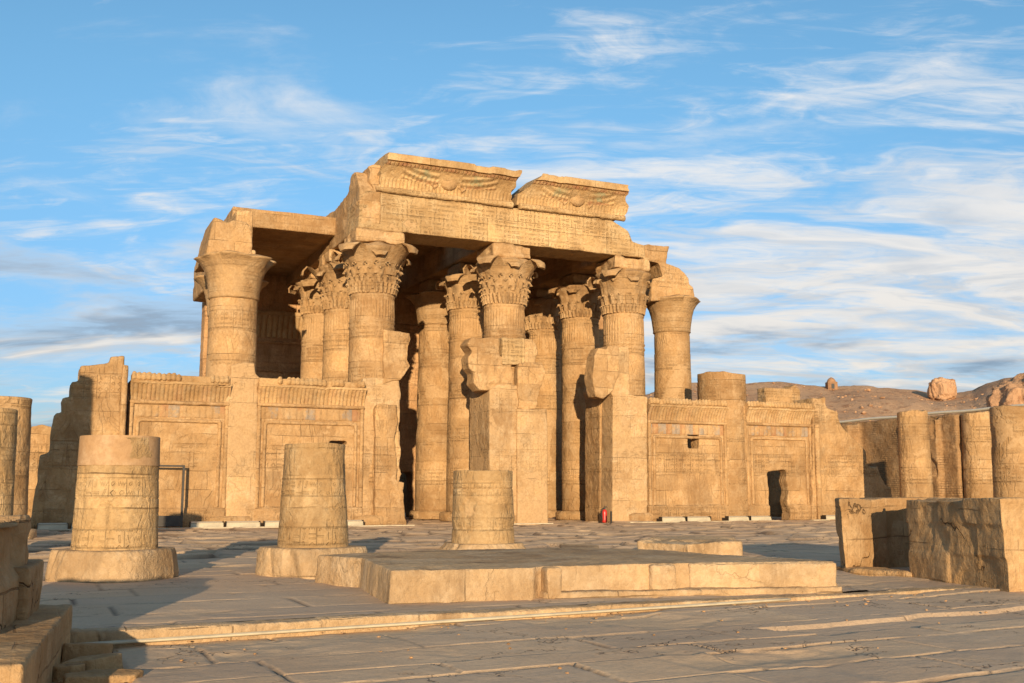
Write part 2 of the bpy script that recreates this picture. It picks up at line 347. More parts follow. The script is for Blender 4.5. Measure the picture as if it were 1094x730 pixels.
def grid_mesh(name, X, Y, Z, wrap=False):
    ny, nx = X.shape; me = bpy.data.meshes.new(name)
    c = np.stack([X, Y, Z], -1).reshape(-1, 3)
    i = np.arange(ny * nx).reshape(ny, nx)
    if wrap: i = np.concatenate([i, i[:, :1]], 1)
    q = np.stack([i[:-1, :-1], i[:-1, 1:], i[1:, 1:], i[1:, :-1]], -1).reshape(-1, 4)
    me.vertices.add(len(c)); me.vertices.foreach_set('co', c.astype(np.float32).ravel())
    me.loops.add(len(q) * 4); me.loops.foreach_set('vertex_index', q.astype(np.int32).ravel())
    me.polygons.add(len(q)); me.polygons.foreach_set('loop_start', (np.arange(len(q)) * 4).astype(np.int32))
    me.update(calc_edges=True); return me
def lathe(name, prof, cx, cy, mod=None, seg=96, step=0.25, noise=0.015, seed=0.0, cap=True):
    # prof: list of (r,z); closed with caps
    zs = [];
    for (r0, z0), (r1, z1) in zip(prof, prof[1:]):
        n = max(1, int(math.hypot(r1 - r0, z1 - z0) / step))
        for k in range(n): zs.append((r0 + (r1 - r0) * k / n, z0 + (z1 - z0) * k / n))
    zs.append(prof[-1]); R = np.array(zs); th = np.arange(seg) * math.tau / seg
    rr = np.repeat(R[:, 0:1], seg, 1); zz = np.repeat(R[:, 1:2], seg, 1); tt = np.repeat(th[None], len(R), 0)
    if mod: rr, zz = mod(rr, zz, tt)
    pts = np.stack([rr * np.cos(tt), rr * np.sin(tt), zz], -1)
    rr = rr + (fbm(pts * 0.9 + seed, 4) - .5) * 2 * noise + (fbm(pts * 4 + seed, 3) - .5) * noise
    me = grid_mesh(name, cx + rr * np.cos(tt), cy + rr * np.sin(tt), zz, True)
    if cap:
        b = bmesh.new(); b.from_mesh(me); b.verts.ensure_lookup_table(); n = len(R)
        rings = [[b.verts[row * seg + k] for k in range(seg)] for row in (0, n - 1)]
        for ring, rev in zip(rings, (True, False)):
            cen = b.verts.new((sum(v.co.x for v in ring) / seg, sum(v.co.y for v in ring) / seg, sum(v.co.z for v in ring) / seg))
            for k in range(seg):
                f = [ring[k], ring[(k + 1) % seg], cen]
                b.faces.new(f[::-1] if rev else f)
        bmesh.ops.recalc_face_normals(b, faces=b.faces); b.to_mesh(me); b.free()
    smooth(me); box_uv(me, (cx, cy, prof[0][0])); return me
def sharpen(me, ang=50):
    b = bmesh.new(); b.from_mesh(me)
    for e in b.edges:
        if len(e.link_faces) == 2 and e.calc_face_angle(0) > rad(ang): e.smooth = False
    b.to_mesh(me); b.free()

# ------------------------------------------------------------------ ground, pavements, hills
def ground_mat():
    m = bpy.data.materials.new('paving_stone'); m.use_nodes = True; t = NT(m.node_tree); m.node_tree.nodes.clear()
    out = t.n('ShaderNodeOutputMaterial'); bs = t.n('ShaderNodeBsdfPrincipled'); t.put(out, 0, bs.outputs[0])
    bs.inputs['Roughness'].default_value = 0.85; bs.inputs['Specular IOR Level'].default_value = 0.25
    pos = t.n('ShaderNodeNewGeometry').outputs['Position']
    at = t.n('ShaderNodeAttribute'); at.attribute_name = 'pave'; ch = t.sep(at.outputs['Color'])
    joint, rnd, dirt = ch[0], ch[1], ch[2]
    nb = t.noise(pos, 0.35, 5, 0.6); nm = t.noise(pos, 2.2, 8, 0.7); nf = t.noise(pos, 22, 6, 0.7)
    sx = t.noise(t.vm('MULTIPLY', pos, (0.9, 2.2, 1)), 1.4, 6, 0.7)
    ck = t.n('ShaderNodeTexVoronoi', feature='DISTANCE_TO_EDGE'); t.put(ck, 'Vector', t.vm('ADD', t.vm('MULTIPLY', pos, (.55, .9, .2)), t.vm('MULTIPLY', t.vm('SUBTRACT', (lambda q: (t.put(q, 'Vector', pos), q.outputs['Color'])[1])(t.n('ShaderNodeTexNoise')), (.5, .5, .5)), (.5, .5, .5)))); ck.inputs['Scale'].default_value = 1.0
    crk = t.m('MULTIPLY', t.ss(ck.outputs['Distance'], 0.014, 0.003), t.ss(t.noise(pos, .45, 4), .50, .60))
    c = t.mix(t.ss(nb, 0.35, 0.65), (0.60, 0.39, 0.22), (0.72, 0.49, 0.285))
    c = t.mix(t.m('MULTIPLY', rnd, 0.5), c, (0.42, 0.31, 0.22))
    c = t.mix(t.m('MULTIPLY', t.ss(nm, 0.5, 0.68), 0.5), c, (0.56, 0.38, 0.22))
    c = t.mix(t.m('MULTIPLY', t.ss(sx, 0.58, 0.74), 0.3), c, (0.24, 0.165, 0.11))
    c = t.mix(t.m('MULTIPLY', dirt, 0.8), c, (0.62, 0.42, 0.24))
    c = t.mix(t.m('MULTIPLY', t.ss(nf, .42, .62), .3), c, (0.38, 0.26, 0.16))
    c = t.mix(t.m('MULTIPLY', t.m('MAXIMUM', joint, crk), 0.8), c, (0.09, 0.055, 0.035))
    t.put(bs, 'Base Color', c)
    h = t.m('ADD', t.m('MULTIPLY_ADD', crk, -0.02, t.m('MULTIPLY', nm, 0.022)), t.m('ADD', t.m('MULTIPLY', nf, 0.005), t.m('MULTIPLY', sx, 0.018)))
    b = t.n('ShaderNodeBump'); b.inputs['Distance'].default_value = 1; b.inputs['Strength'].default_value = 0.8; t.put(b, 'Height', h)
    t.put(bs, 'Normal', b.outputs[0]); return m
M['pave'] = ground_mat()
def pave(name, xs, ys, base, seed, rowh=(0.6, 1.1), colw=(0.9, 2.4), offs=0.012, tilt=0.006, gap=0.018, depth=0.04, rough=0.004, wob=0.10, edge=None):
    rs = np.random.RandomState(seed); X, Y = np.meshgrid(xs, ys)
    Xw = X + (vn2(X, Y, 0.8, seed + .5) - .5) * wob * 2 + (vn2(X, Y, 5, seed + 2.5) - .5) * 0.035
    Yw = Y + (vn2(X, Y, 0.5, seed + 1.5) - .5) * wob * 3 + (vn2(X, Y, 5, seed + 3.5) - .5) * 0.035
    rb = [ys[0] - 2.0]
    while rb[-1] < ys[-1] + 2: rb.append(rb[-1] + rs.uniform(*rowh))
    rb = np.array(rb); ri = np.clip(np.searchsorted(rb, Yw) - 1, 0, len(rb) - 2)
    dyy = np.minimum(Yw - rb[ri], rb[ri + 1] - Yw); Z = np.zeros_like(X); RN = np.zeros_like(X); DX = np.full_like(X, 9.)
    for r in range(len(rb) - 1):
        m = ri == r
        if not m.any(): continue
        cb = [xs[0] - 3 - rs.uniform(0, 2)]
        while cb[-1] < xs[-1] + 3: cb.append(cb[-1] + rs.uniform(*colw))
        cb = np.array(cb); xw = Xw[m]; ci = np.clip(np.searchsorted(cb, xw) - 1, 0, len(cb) - 2)
        DX[m] = np.minimum(xw - cb[ci], cb[ci + 1] - xw)
        of = rs.normal(0, 1, len(cb)) * offs; tx = rs.normal(0, 1, len(cb)) * tilt; ty = rs.normal(0, 1, len(cb)) * tilt * 1.5; rn = rs.rand(len(cb))
        Z[m] = of[ci] + tx[ci] * (xw - (cb[ci] + cb[ci + 1]) / 2) + ty[ci] * (Yw[m] - (rb[r] + rb[r + 1]) / 2); RN[m] = rn[ci]
    e = np.minimum(DX, dyy); gw = gap * (0.3 + 1.6 * vn2(X, Y, 1.2, seed + 8))
    J = 1 - np.clip((e - gw * 0.5) / (gw * 0.8), 0, 1); fill = vn2(X, Y, 0.6, seed + 6)
    fill = np.clip((fill - 0.52) * 5, 0, 1)                # joints filled with sand here and there
    er = np.clip((vn2(X, Y, 0.55, seed + 20, 5) - 0.60) * 9, 0, 1)   # worn-away hollows
    Z = Z - J * depth * (1 - 0.8 * fill) - er * 0.035 + (vn2(X, Y, 1.5, seed + 9, 5) - .5) * rough * 5 + (vn2(X, Y, 9, seed + 10, 3) - .5) * rough
    Z = Z + base(X, Y)
    if edge: Z = edge(X, Y, Z)
    me = grid_mesh(name, X, Y, Z); smooth(me)
    ca = me.color_attributes.new('pave', 'FLOAT_COLOR', 'POINT')
    ca.data.foreach_set('color', np.stack([J * (1 - .6 * fill), RN, np.clip(er + J * fill * .6, 0, 1), np.ones_like(J)], -1).astype(np.float32).ravel())
    return link(name, me, M['pave'], kind='structure')
KERB = 12.95
fz = lambda X, Y: -0.17 + 0.011 * X
def foredge(X, Y, Z):
    # the broken upper leaf of paving that ends in low steps towards the camera
    st1 = 9.55 + (vn2(X, Y * 0, 0.6, 3.3) - .5) * 1.3 - 0.05 * X
    sm = np.clip((vn2(X, Y * 0, 0.45, 12.3, 3) - .47) * 12, 0, 1)
    Z = Z + np.where((Y > st1) & (X > 1.0), 0.0, -0.035 * sm)
    hol = (X > 8.2 + (vn2(X * 0, Y, 1.5, 1.1) - .5)) & (X < 13.5) & (Y > 9.9 + (vn2(X, Y * 0, 1.3, 7.7) - .5) * .4) & (Y < 10.75 + (vn2(X, Y * 0, 1.1, 2.2) - .5) * .5)
    return Z - hol * 0.045
pave('foreground_paving', np.arange(-3, 19, 0.035), np.arange(5.5, KERB + .03, 0.035), fz, 11, rowh=(0.65, 1.5), colw=(1.4, 3.6), offs=0.005, tilt=.004, depth=0.035, gap=0.015, wob=.08, edge=foredge)
def terr_edge(X, Y, Z): return Z
pave('terrace_paving', np.arange(-4, 26, 0.06), np.arange(KERB + 0.28, 26.1, 0.06), lambda X, Y: 0 * X, 5, rowh=(0.8, 1.5), colw=(1.5, 3.2), offs=0.005, depth=0.03, gap=0.02, tilt=.003, wob=.05)
pave('courtyard_paving', np.arange(-14, 64, 0.14), np.arange(26.1, 70, 0.12), lambda X, Y: -0.015 + 0 * X, 9, rowh=(0.5, 1.0), colw=(1.0, 3.0), offs=0.035, depth=0.07, gap=0.09, tilt=.025, rough=.012)
def sand_mat(name, c1, c2, c3, sc=1.0, rock=1.0):
    m = bpy.data.materials.new(name); m.use_nodes = True; t = NT(m.node_tree); m.node_tree.nodes.clear()
    out = t.n('ShaderNodeOutputMaterial'); bs = t.n('ShaderNodeBsdfPrincipled'); t.put(out, 0, bs.outputs[0]); bs.inputs['Roughness'].default_value = 0.95
    bs.inputs['Specular IOR Level'].default_value = 0.1
    pos = t.n('ShaderNodeNewGeometry').outputs['Position']
    nb = t.noise(pos, 0.018 * sc, 6, 0.6); nm = t.noise(pos, 0.22 * sc, 9, 0.75); nf = t.noise(pos, 1.2 * sc, 6, 0.7)
    c = t.mix(t.ss(nb, 0.38, 0.62), c1, c2); c = t.mix(t.m('MULTIPLY', t.ss(nm, 0.52, 0.62), 0.8 * rock), c, c3)
    c = t.mix(t.m('MULTIPLY', t.ss(nf, 0.58, 0.66), 0.6 * rock), c, (c3[0] * .5, c3[1] * .5, c3[2] * .5))
    t.put(bs, 'Base Color', c)
    b = t.n('ShaderNodeBump'); b.inputs['Distance'].default_value = 1; t.put(b, 'Height', t.m('ADD', t.m('MULTIPLY', nm, 0.9 * rock), t.m('MULTIPLY', nf, 0.35 * rock)))
    t.put(bs, 'Normal', b.outputs[0]); return m
M['desert'] = sand_mat('desert_sand', (0.38, 0.25, 0.15), (0.44, 0.29, 0.17), (0.30, 0.17, 0.09), 1.0, .25)
M['hill'] = sand_mat('rocky_hillside', (0.52, 0.30, 0.165), (0.62, 0.385, 0.22), (0.33, 0.16, 0.08), 1.0, 1.0)
rr = np.concatenate([np.linspace(0.1, 80, 24), np.geomspace(90, 6000, 40)]); aa = np.linspace(0, math.tau, 97)
RR, AA = np.meshgrid(rr, aa, indexing='ij')
gx, gy = 20 + RR * np.cos(AA), 30 + RR * np.sin(AA)
gz = np.where(RR > 85, -0.4 + (vn2(gx, gy, 0.01, 2.0) - .5) * 1.5, -0.4)
me = grid_mesh('ground', gx, gy, gz); smooth(me); link('ground', me, M['desert'], kind='structure')
# the ridge of hills beyond the site, to the right of the view
hp = [(400, 470), (560, 440), (690, 418), (742, 405), (770, 407), (800, 408), (835, 405.5), (865, 409), (893, 411), (920, 409), (950, 411), (985, 414), (1000, 417), (1028, 417), (1045, 415), (1062, 407), (1080, 402), (1094, 400), (1130, 392), (1250, 400), (1500, 420), (1900, 440)]
na, nr = 700, 150
axv = np.linspace(rad(65.6 - 52), rad(65.6 + 8), na); rv = np.geomspace(120, 900, nr)
A2, R2 = np.meshgrid(axv, rv)
pxa = 547 + 1151 * np.tan(AZ - A2)
crest_px = np.interp(pxa, [p[0] for p in hp], [p[1] for p in hp])
Xh, Yh = R2 * np.cos(A2), R2 * np.sin(A2)
RC = 330 + 50 * (vn2(Xh * 0 + A2 * 9, Yh * 0, 1.0, 4.0) - .5)
depc = RC * np.cos(AZ - A2)
zc = 1.5 + (528 - crest_px) / 1151.0 * depc
tt = np.clip((R2 - 120) / (RC - 120), 0, 1); prof = tt ** 1.15
back = np.clip((R2 - RC) / 260, 0, 1)
Zh = zc * prof * (1 - back ** 1.5 * 1.1) - 0.5
amp = np.minimum(prof * 1.4, 1) * np.where(tt >= 1, 0.5, 1)
Zh += amp * ((vn2(Xh, Yh, 0.03, 1.0, 5) - .5) * 6 * np.clip(1 - np.abs(tt - .5) * 1.3, .15, 1) + (vn2(Xh, Yh, 0.22, 6.0, 4) - .5) * 1.1 + (vn2(Xh, Yh, 0.8, 2.0, 2) - .5) * .35)
me = grid_mesh('hills', Xh, Yh, Zh); smooth(me); link('hills', me, M['hill'], kind='structure')
def hill_z(x, y):
    r_ = math.hypot(x, y); a_ = math.atan2(y, x)
    i = int(np.argmin(np.abs(rv - r_))); j = int(np.argmin(np.abs(axv - a_))); return float(Zh[i, j])
def at_px(px, r):                    # ground point in the direction of a photo column, r metres out
    a_ = AZ - math.atan((px - 547) / 1151.0); return r * math.cos(a_), r * math.sin(a_)
# boulders strewn on the slope: countless, so one object
rs = np.random.RandomState(3); bm = bmesh.new()
for k in range(1500):
    px = rs.uniform(690, 1110); r_ = rs.uniform(170, 318); x, y = at_px(px, r_)
    if rs.rand() < 0.55 and px > 860: continue
    s = 0.22 + rs.rand() ** 3 * .75; z = hill_z(x, y)
    mt = Matrix.Translation((x, y, z + s * .1)) @ Matrix.Rotation(rs.uniform(0, 6.3), 4, 'Z') @ Matrix.Rotation(rs.uniform(-.5, .5), 4, 'X') @ Matrix.Diagonal((s * rs.uniform(.8, 1.7), s, s * rs.uniform(.5, .9), 1))
    g = bmesh.ops.create_icosphere(bm, subdivisions=1, radius=0.6, matrix=mt)
    for v in g['verts']: v.co += Vector(rs.uniform(-.18, .18, 3)) * s
me = to_mesh(bm); box_uv(me)
link('boulders', me, M['hill'], label='loose brown rocks scattered over the desert hillside', kind='stuff')
def rockmass(name, px, r, w, h, label, seed, cat='rock outcrop', d=None, sink=.5, mat='hill', py=None):
    x, y = at_px(px, r); z = hill_z(x, y); me = bpy.data.meshes.new(name); bm = bmesh.new()
    if py: z = 1.5 + (528 - py) / 1151.0 * r * math.cos(math.atan((px - 547) / 1151.0)) - h
    bmesh.ops.create_icosphere(bm, subdivisions=6, radius=1.0)
    bm.to_mesh(me); bm.free(); c = co_of(me)
    n = c.copy(); f = 0.78 + 0.75 * (fbm(c * 1.7 + seed, 5) - .25) ; f2 = np.floor(fbm(c * 3.2 + seed, 2) * 7) / 7
    f = f + f2 * .22
    cz = np.sign(c[:, 2]) * np.abs(c[:, 2]) ** 0.45
    q = np.stack([c[:, 0] * f * w / 2, c[:, 1] * f * (d or w) / 2, cz * f * h / 1.2], -1); q[:, 2] = np.maximum(q[:, 2], -h * sink * 2)
    set_co(me, q + np.array([x, y, z + .2]) - np.array([x, y, z])); smooth(me); box_uv(me)
    o = link(name, me, M[mat], label=label, cat=cat); o.location = (x, y, z); return o
rockmass('rock_outcrop', 1012, 318, 6.8, 3.6, 'flat topped pinkish rock knoll on the hill crest, left of the big boulder pile', 2.0, py=404)
rockmass('rock_outcrop', 1108, 225, 13, 9.5, 'dark bouldery crag on the hilltop at the right edge of the picture', 8.0, d=14, py=397)

# ------------------------------------------------------------------ the temple
YF = 51.9                            # axis of the front columns
Y2, Y3 = 57.1, 62.3
CX = [8.75, 15.7, 23.1, 30.5, 37.1]
FR = 50.7                            # front plane of the screen walls
T = empty('temple', (22, 52, 0), 'ruined sandstone temple front with tall flower capped columns and winged sun discs', 'temple')

def reed_mod(z0, z1, n=44, amp=0.035):
    def f(r, z, t):
        b = np.clip((z - z0) / .1, 0, 1) * np.clip((z1 - z) / .1, 0, 1)
        return r + amp * b * (np.abs(np.cos(t * n / 2)) - .6), z
    return f
def shaft_mesh(R0, R1, ztop, reed=None, z0=0.5, seed=0.0, patches=()):
    def mod(r, z, t):
        if reed: r, z = reed_mod(reed, ztop - .25, 40, .05)(r, z, t)
        dr = np.floor(z / 1.15); r = r + (np.sin(dr * 12.9 + seed) * 0.012)
        dj = np.abs(z / 1.15 - np.round(z / 1.15)) * 1.15; r = r - 0.02 * np.clip(1 - dj / 0.05, 0, 1)
        # lost facing: shallow scars
        q = vn2(t * 1.5, z, 0.55, seed + 2, 4); r = r - 0.05 * np.clip((q - .60) * 10, 0, 1)
        if reed:
            for zb in (ztop - .12, reed - .1, reed - .35): r = r + 0.05 * np.exp(-((z - zb) / .06) ** 2)
        return r, z
    return lathe('column', [(R0, z0), (R0 * .995 , z0 + 2), (R1, ztop)], 0, 0, mod, seg=160, step=0.05, noise=0.02, seed=seed)
def petal(bm, th, z0, z1, r0, r1, wd, th_=0.07, curl=0.25, n=7, mseg=6, pointed=True, bow=1.7):
    # a leaf hugging the bell from (r0,z0), leaning out to (r1,z1), tip curling over
    rows = []
    for i in range(n + 1):
        s = i / n
        if s < .8: q = s / .8; r = r0 + (r1 - r0) * q ** bow; z = z0 + (z1 - z0) * q
        else: q = (s - .8) / .2; r = r1 + curl * math.sin(q * 1.9) * .8; z = z1 - curl * (1 - math.cos(q * 1.9)) * .75
        ww = wd * (0.62 + .38 * math.sin(min(s, .75) / .75 * math.pi / 2)) * (1 if s < .7 or not pointed else max(0.06, 1 - ((s - .7) / .3) ** 1.6 * (.95 if pointed is True else .55)))
        rows.append((r, z, ww))
    fr, bk = [], []
    for r, z, ww in rows:
        a, b = [], []
        for j in range(mseg + 1):
            x = (j / mseg - .5) * 2; ang = th + x * ww / 2 / max(r, .1)
            ro = r + th_ * (1 - .75 * x * x) + (.03 if j == mseg // 2 else 0); ri = r - .06
            a.append(bm.verts.new((ro * math.cos(ang), ro * math.sin(ang), z)))
            b.append(bm.verts.new((ri * math.cos(ang), ri * math.sin(ang), z - .02)))
        fr.append(a); bk.append(b)
    for i in range(n):
        for j in range(mseg):
            bm.faces.new([fr[i][j], fr[i][j + 1], fr[i + 1][j + 1], fr[i + 1][j]])
            bm.faces.new([bk[i][j + 1], bk[i][j], bk[i + 1][j], bk[i + 1][j + 1]])
        bm.faces.new([bk[i][0], fr[i][0], fr[i + 1][0], bk[i + 1][0]]); bm.faces.new([fr[i][mseg], bk[i][mseg], bk[i + 1][mseg], fr[i + 1][mseg]])
    for a, b in ((fr[0], bk[0]), (bk[-1], fr[-1])):
        for j in range(mseg): bm.faces.new([a[j + 1], a[j], b[j], b[j + 1]])
def merge_bm(me, bm):
    b = bmesh.new(); b.from_mesh(me); bmesh.ops.recalc_face_normals(bm, faces=bm.faces); tmp = bpy.data.meshes.new('t'); bm.to_mesh(tmp); bm.free()
    b.from_mesh(tmp); b.to_mesh(me); b.free(); bpy.data.meshes.remove(tmp)
def capital_mesh(kind, r0, z0, z1, seed=0.0):
    H = z1 - z0; bm = bmesh.new(); rs = random.Random(int(seed * 10) + 1)
    brk = lambda: rs.random() < 0.12
    if kind == 'bell':               # open papyrus bell, plain, with a thin broken lip
        def mod(r, z, t):
            u = (z - z0) / H; lip = np.clip((u - .6) / .28, 0, 1)
            lob = np.abs(np.cos(t * 2 + seed)); nz = vn2(np.cos(t) * 2 + 5, np.sin(t) * 2, 1.3, seed + 1, 3)
            r = r * (1 + lip ** 2 * (0.10 * lob - 0.05)) - lip ** 3 * np.clip((nz - .56) * 5, 0, 1) * .38
            r = r + .025 * np.exp(-((u - .03) / .02) ** 2)
            return r, z + lip ** 2 * (.10 * lob - .08)
        pr = [(r0 * 1.0, z0), (r0 * 1.05, z0 + .03 * H), (r0 * 1.10, z0 + .25 * H), (r0 * 1.17, z0 + .48 * H), (r0 * 1.28, z0 + .66 * H), (r0 * 1.45, z0 + .80 * H), (r0 * 1.60, z0 + .875 * H), (r0 * 1.68, z0 + .90 * H), (r0 * 1.62, z0 + .925 * H), (r0 * 1.1, z1)]
        me = lathe('capital', pr, 0, 0, mod, seg=144, step=.06, noise=.02, seed=seed)
    else:
        pr = [(r0 * .98, z0), (r0 * 1.0, z0 + .05 * H), (r0 * 1.03, z0 + .35 * H), (r0 * 1.12, z0 + .56 * H), (r0 * 1.26, z0 + .74 * H), (r0 * 1.42, z0 + .85 * H), (r0 * 1.44, z0 + .88 * H), (r0 * 1.15, z0 + .95 * H), (r0 * .95, z1)]
        nl = 8
        def mod(r, z, t):
            u = (z - z0) / H; lip = np.clip((u - .60) / .35, 0, 1); lob = np.abs(np.cos(t * nl / 2 + .3))
            return r * (1 + lip * (.13 * lob - .07)), z
        me = lathe('capital', pr, 0, 0, mod, seg=144, step=.06, noise=.02, seed=seed)
        big = 8
        for k in range(big):
            if brk(): continue
            th = k * math.tau / big + .39 + .3
            petal(bm, th, z0 + .36 * H, z0 + ((.93, .80)[k % 2] + rs.uniform(-.04, .02)) * H, r0 * 1.06, r0 * (((1.82, 1.52) if kind == 'composite' else (1.50, 1.36))[k % 2] + rs.uniform(-.08, .06)), r0 * (1.35, .86)[k % 2], .10, (.44, .26)[k % 2], 12, 8, 2, 2.2)
        if kind == 'composite':
            for N, za, zb, rb_, rt, wd, cu in ((16, .26, .48, 1.05, 1.22, .34, .12), (24, .16, .33, 1.04, 1.16, .25, .09), (32, .07, .21, 1.03, 1.11, .19, .06), (32, .0, .12, 1.02, 1.07, .19, .05)):
                for k in range(N):
                    if rs.random() < .08: continue
                    petal(bm, (k + .5 * (N % 32 == 0)) * math.tau / N, z0 + za * H, z0 + zb * H, r0 * rb_, r0 * rt, r0 * wd, .06, cu, 6, 4, True, 1.6)
            for k in range(16):       # little volutes on stems between the big leaves
                th = (k + .5) * math.tau / 16; r_ = r0 * 1.25
                pts = []
                for i in range(9):
                    a_ = i / 8 * 4.6; q = .12 * (1 - i / 12); pts.append(((r_ + .08) * math.cos(th + math.cos(a_) * q / r_), (r_ + .08) * math.sin(th + math.cos(a_) * q / r_), z0 + .55 * H + math.sin(a_) * q))
                tube(bm, pts, .035, 6)
        else:                        # palmette: one tall tier of leaves between two bands
            for N, za, zb, rb_, rt, wd, cu in ((8, .30, .74, 1.05, 1.30, .62, .16), (16, .14, .42, 1.04, 1.17, .34, .10), (32, .0, .20, 1.02, 1.09, .19, .05)):
                for k in range(N): petal(bm, (k + .5) * math.tau / N + .3, z0 + za * H, z0 + zb * H, r0 * rb_, r0 * rt, r0 * wd, .07, cu, 7, 6, True, 1.6)
        merge_bm(me, bm)
        c = co_of(me); c[:, 0] += (fbm(c * 1.8 + seed) - .5) * .14; c[:, 2] += (fbm(c * 1.8 + seed + 9) - .5) * .12; set_co(me, c)
        smooth(me); sharpen(me, 55)
    if me.uv_layers: 
        while me.uv_layers: me.uv_layers.remove(me.uv_layers[0])
    box_uv(me, (0, 0, r0)); return me
def column(ix, Y, R0, R1, kind, reed, zc0=11.55, zc1=13.75, zab=14.75, base=True, seed=0.0, label=None, ab=1.0, capR=None, mats=('column', 'capital')):
    o = link('column', shaft_mesh(R0, R1, zc0, reed, seed=seed), M[mats[0]]); o.parent = T; o.matrix_parent_inverse = Matrix.Identity(4)
    o.location = (CX[ix] - 22, Y - 52, 0); tag(o, label)
    def child(name, me, mat):
        c = bpy.data.objects.new(name, me); COL.objects.link(c); me.materials.clear(); me.materials.append(M[mat]); c.parent = o; return c
    if base:
        child('base', lathe('base', [(R0 * 1.28, 0), (R0 * 1.30, .38), (R0 * 1.22, .5)], 0, 0, seg=96, step=.1, noise=.04, seed=seed), 'block')
    child('capital', capital_mesh(kind, (capR or R1) * 1.0, zc0, zc1, seed), mats[1])
    a_ = R1 * .92 * ab; bm = bmesh.new(); box(bm, -a_, a_, -a_, a_, zc1 - .12, zab)
    t_ = solid('abacus', bm, M[mats[1]], vox=.08, erode=14, disp=.05, dent=.10, seed=seed); t_.parent = o
    return o
def dupcol(src, ix, Y, label=None, rz=1.0):
    c = src.copy(); COL.objects.link(c); c.location = (CX[ix] - 22, Y - 52, 0); c.rotation_euler = (0, 0, 0)
    if 'label' in c: del c['label']
    tag(c, label)
    for ch in src.children:
        d_ = ch.copy(); COL.objects.link(d_); d_.parent = c
        if ch.name.startswith('capital'): d_.rotation_euler = (0, 0, rz)
    return c
c1 = column(0, YF, 1.24, 1.13, 'bell', None, zc0=10.75, zc1=12.95, zab=13.2, seed=1.0, label='thick column with a plain bell capital at the left end of the front row', ab=.8)
c2 = column(1, YF, 1.24, 1.13, 'composite', 10.2, zc1=14.15, seed=2.0, label='front column with a many tiered flower capital, left of the two gates', ab=1.25)
c3 = column(2, YF, 1.22, 1.09, 'composite', 10.2, zc1=14.1, seed=3.4, label='front column with a flower capital standing between the two gates', ab=1.15)
c4 = column(3, YF, 1.24, 1.11, 'leaf', 9.9, zc1=14.1, seed=4.7, label='front column with a worn leafy capital, right of the two gates', ab=1.15)
c3b = column(2, Y2, 1.22, 1.10, 'leaf', 10.6, zc0=12.1, zc1=14.2, seed=5.1, ab=1.0)
dupcol(c2, 1, Y2, rz=.5); dupcol(c3b, 1, Y3, rz=.2)
c5b = column(4, Y2, 1.22, 1.12, 'bell', None, zc0=11.6, zc1=13.95, zab=14.1, seed=6.2, label='smooth intact column with a plain bell capital at the right end, seen against the sky', ab=.8)
dupcol(c3b, 3, Y2, rz=.9)
c3c = column(2, Y3, 1.26, 1.15, 'bell', None, zc0=11.9, zc1=14.0, seed=7.2, ab=.9)
dupcol(c3b, 3, Y3, rz=.3)
k_ = dupcol(c1, 0, Y2, rz=2.2); k_.location.x += .75
# stump of the rightmost front column, above its screen wall
me = lathe('column', [(1.45, 0), (1.43, 4), (1.40, 8.45), (1.1, 8.5)], 0, 0, lambda r, z, t: (r - .02 * (np.abs((z / 1.15) % 1 - .5) > .47), z + np.where(z > 8, (vn2(np.cos(t) * 2 + 4, np.sin(t) * 2, 1.3, 2.2) - .5) * .35, 0)), seg=128, step=.07, noise=.03, seed=8)
o = link('column', me, M['column']); o.parent = T; o.location = (CX[4] - 22, YF - 52, 0); tag(o, 'broken off column drum rising just above the right screen walls')

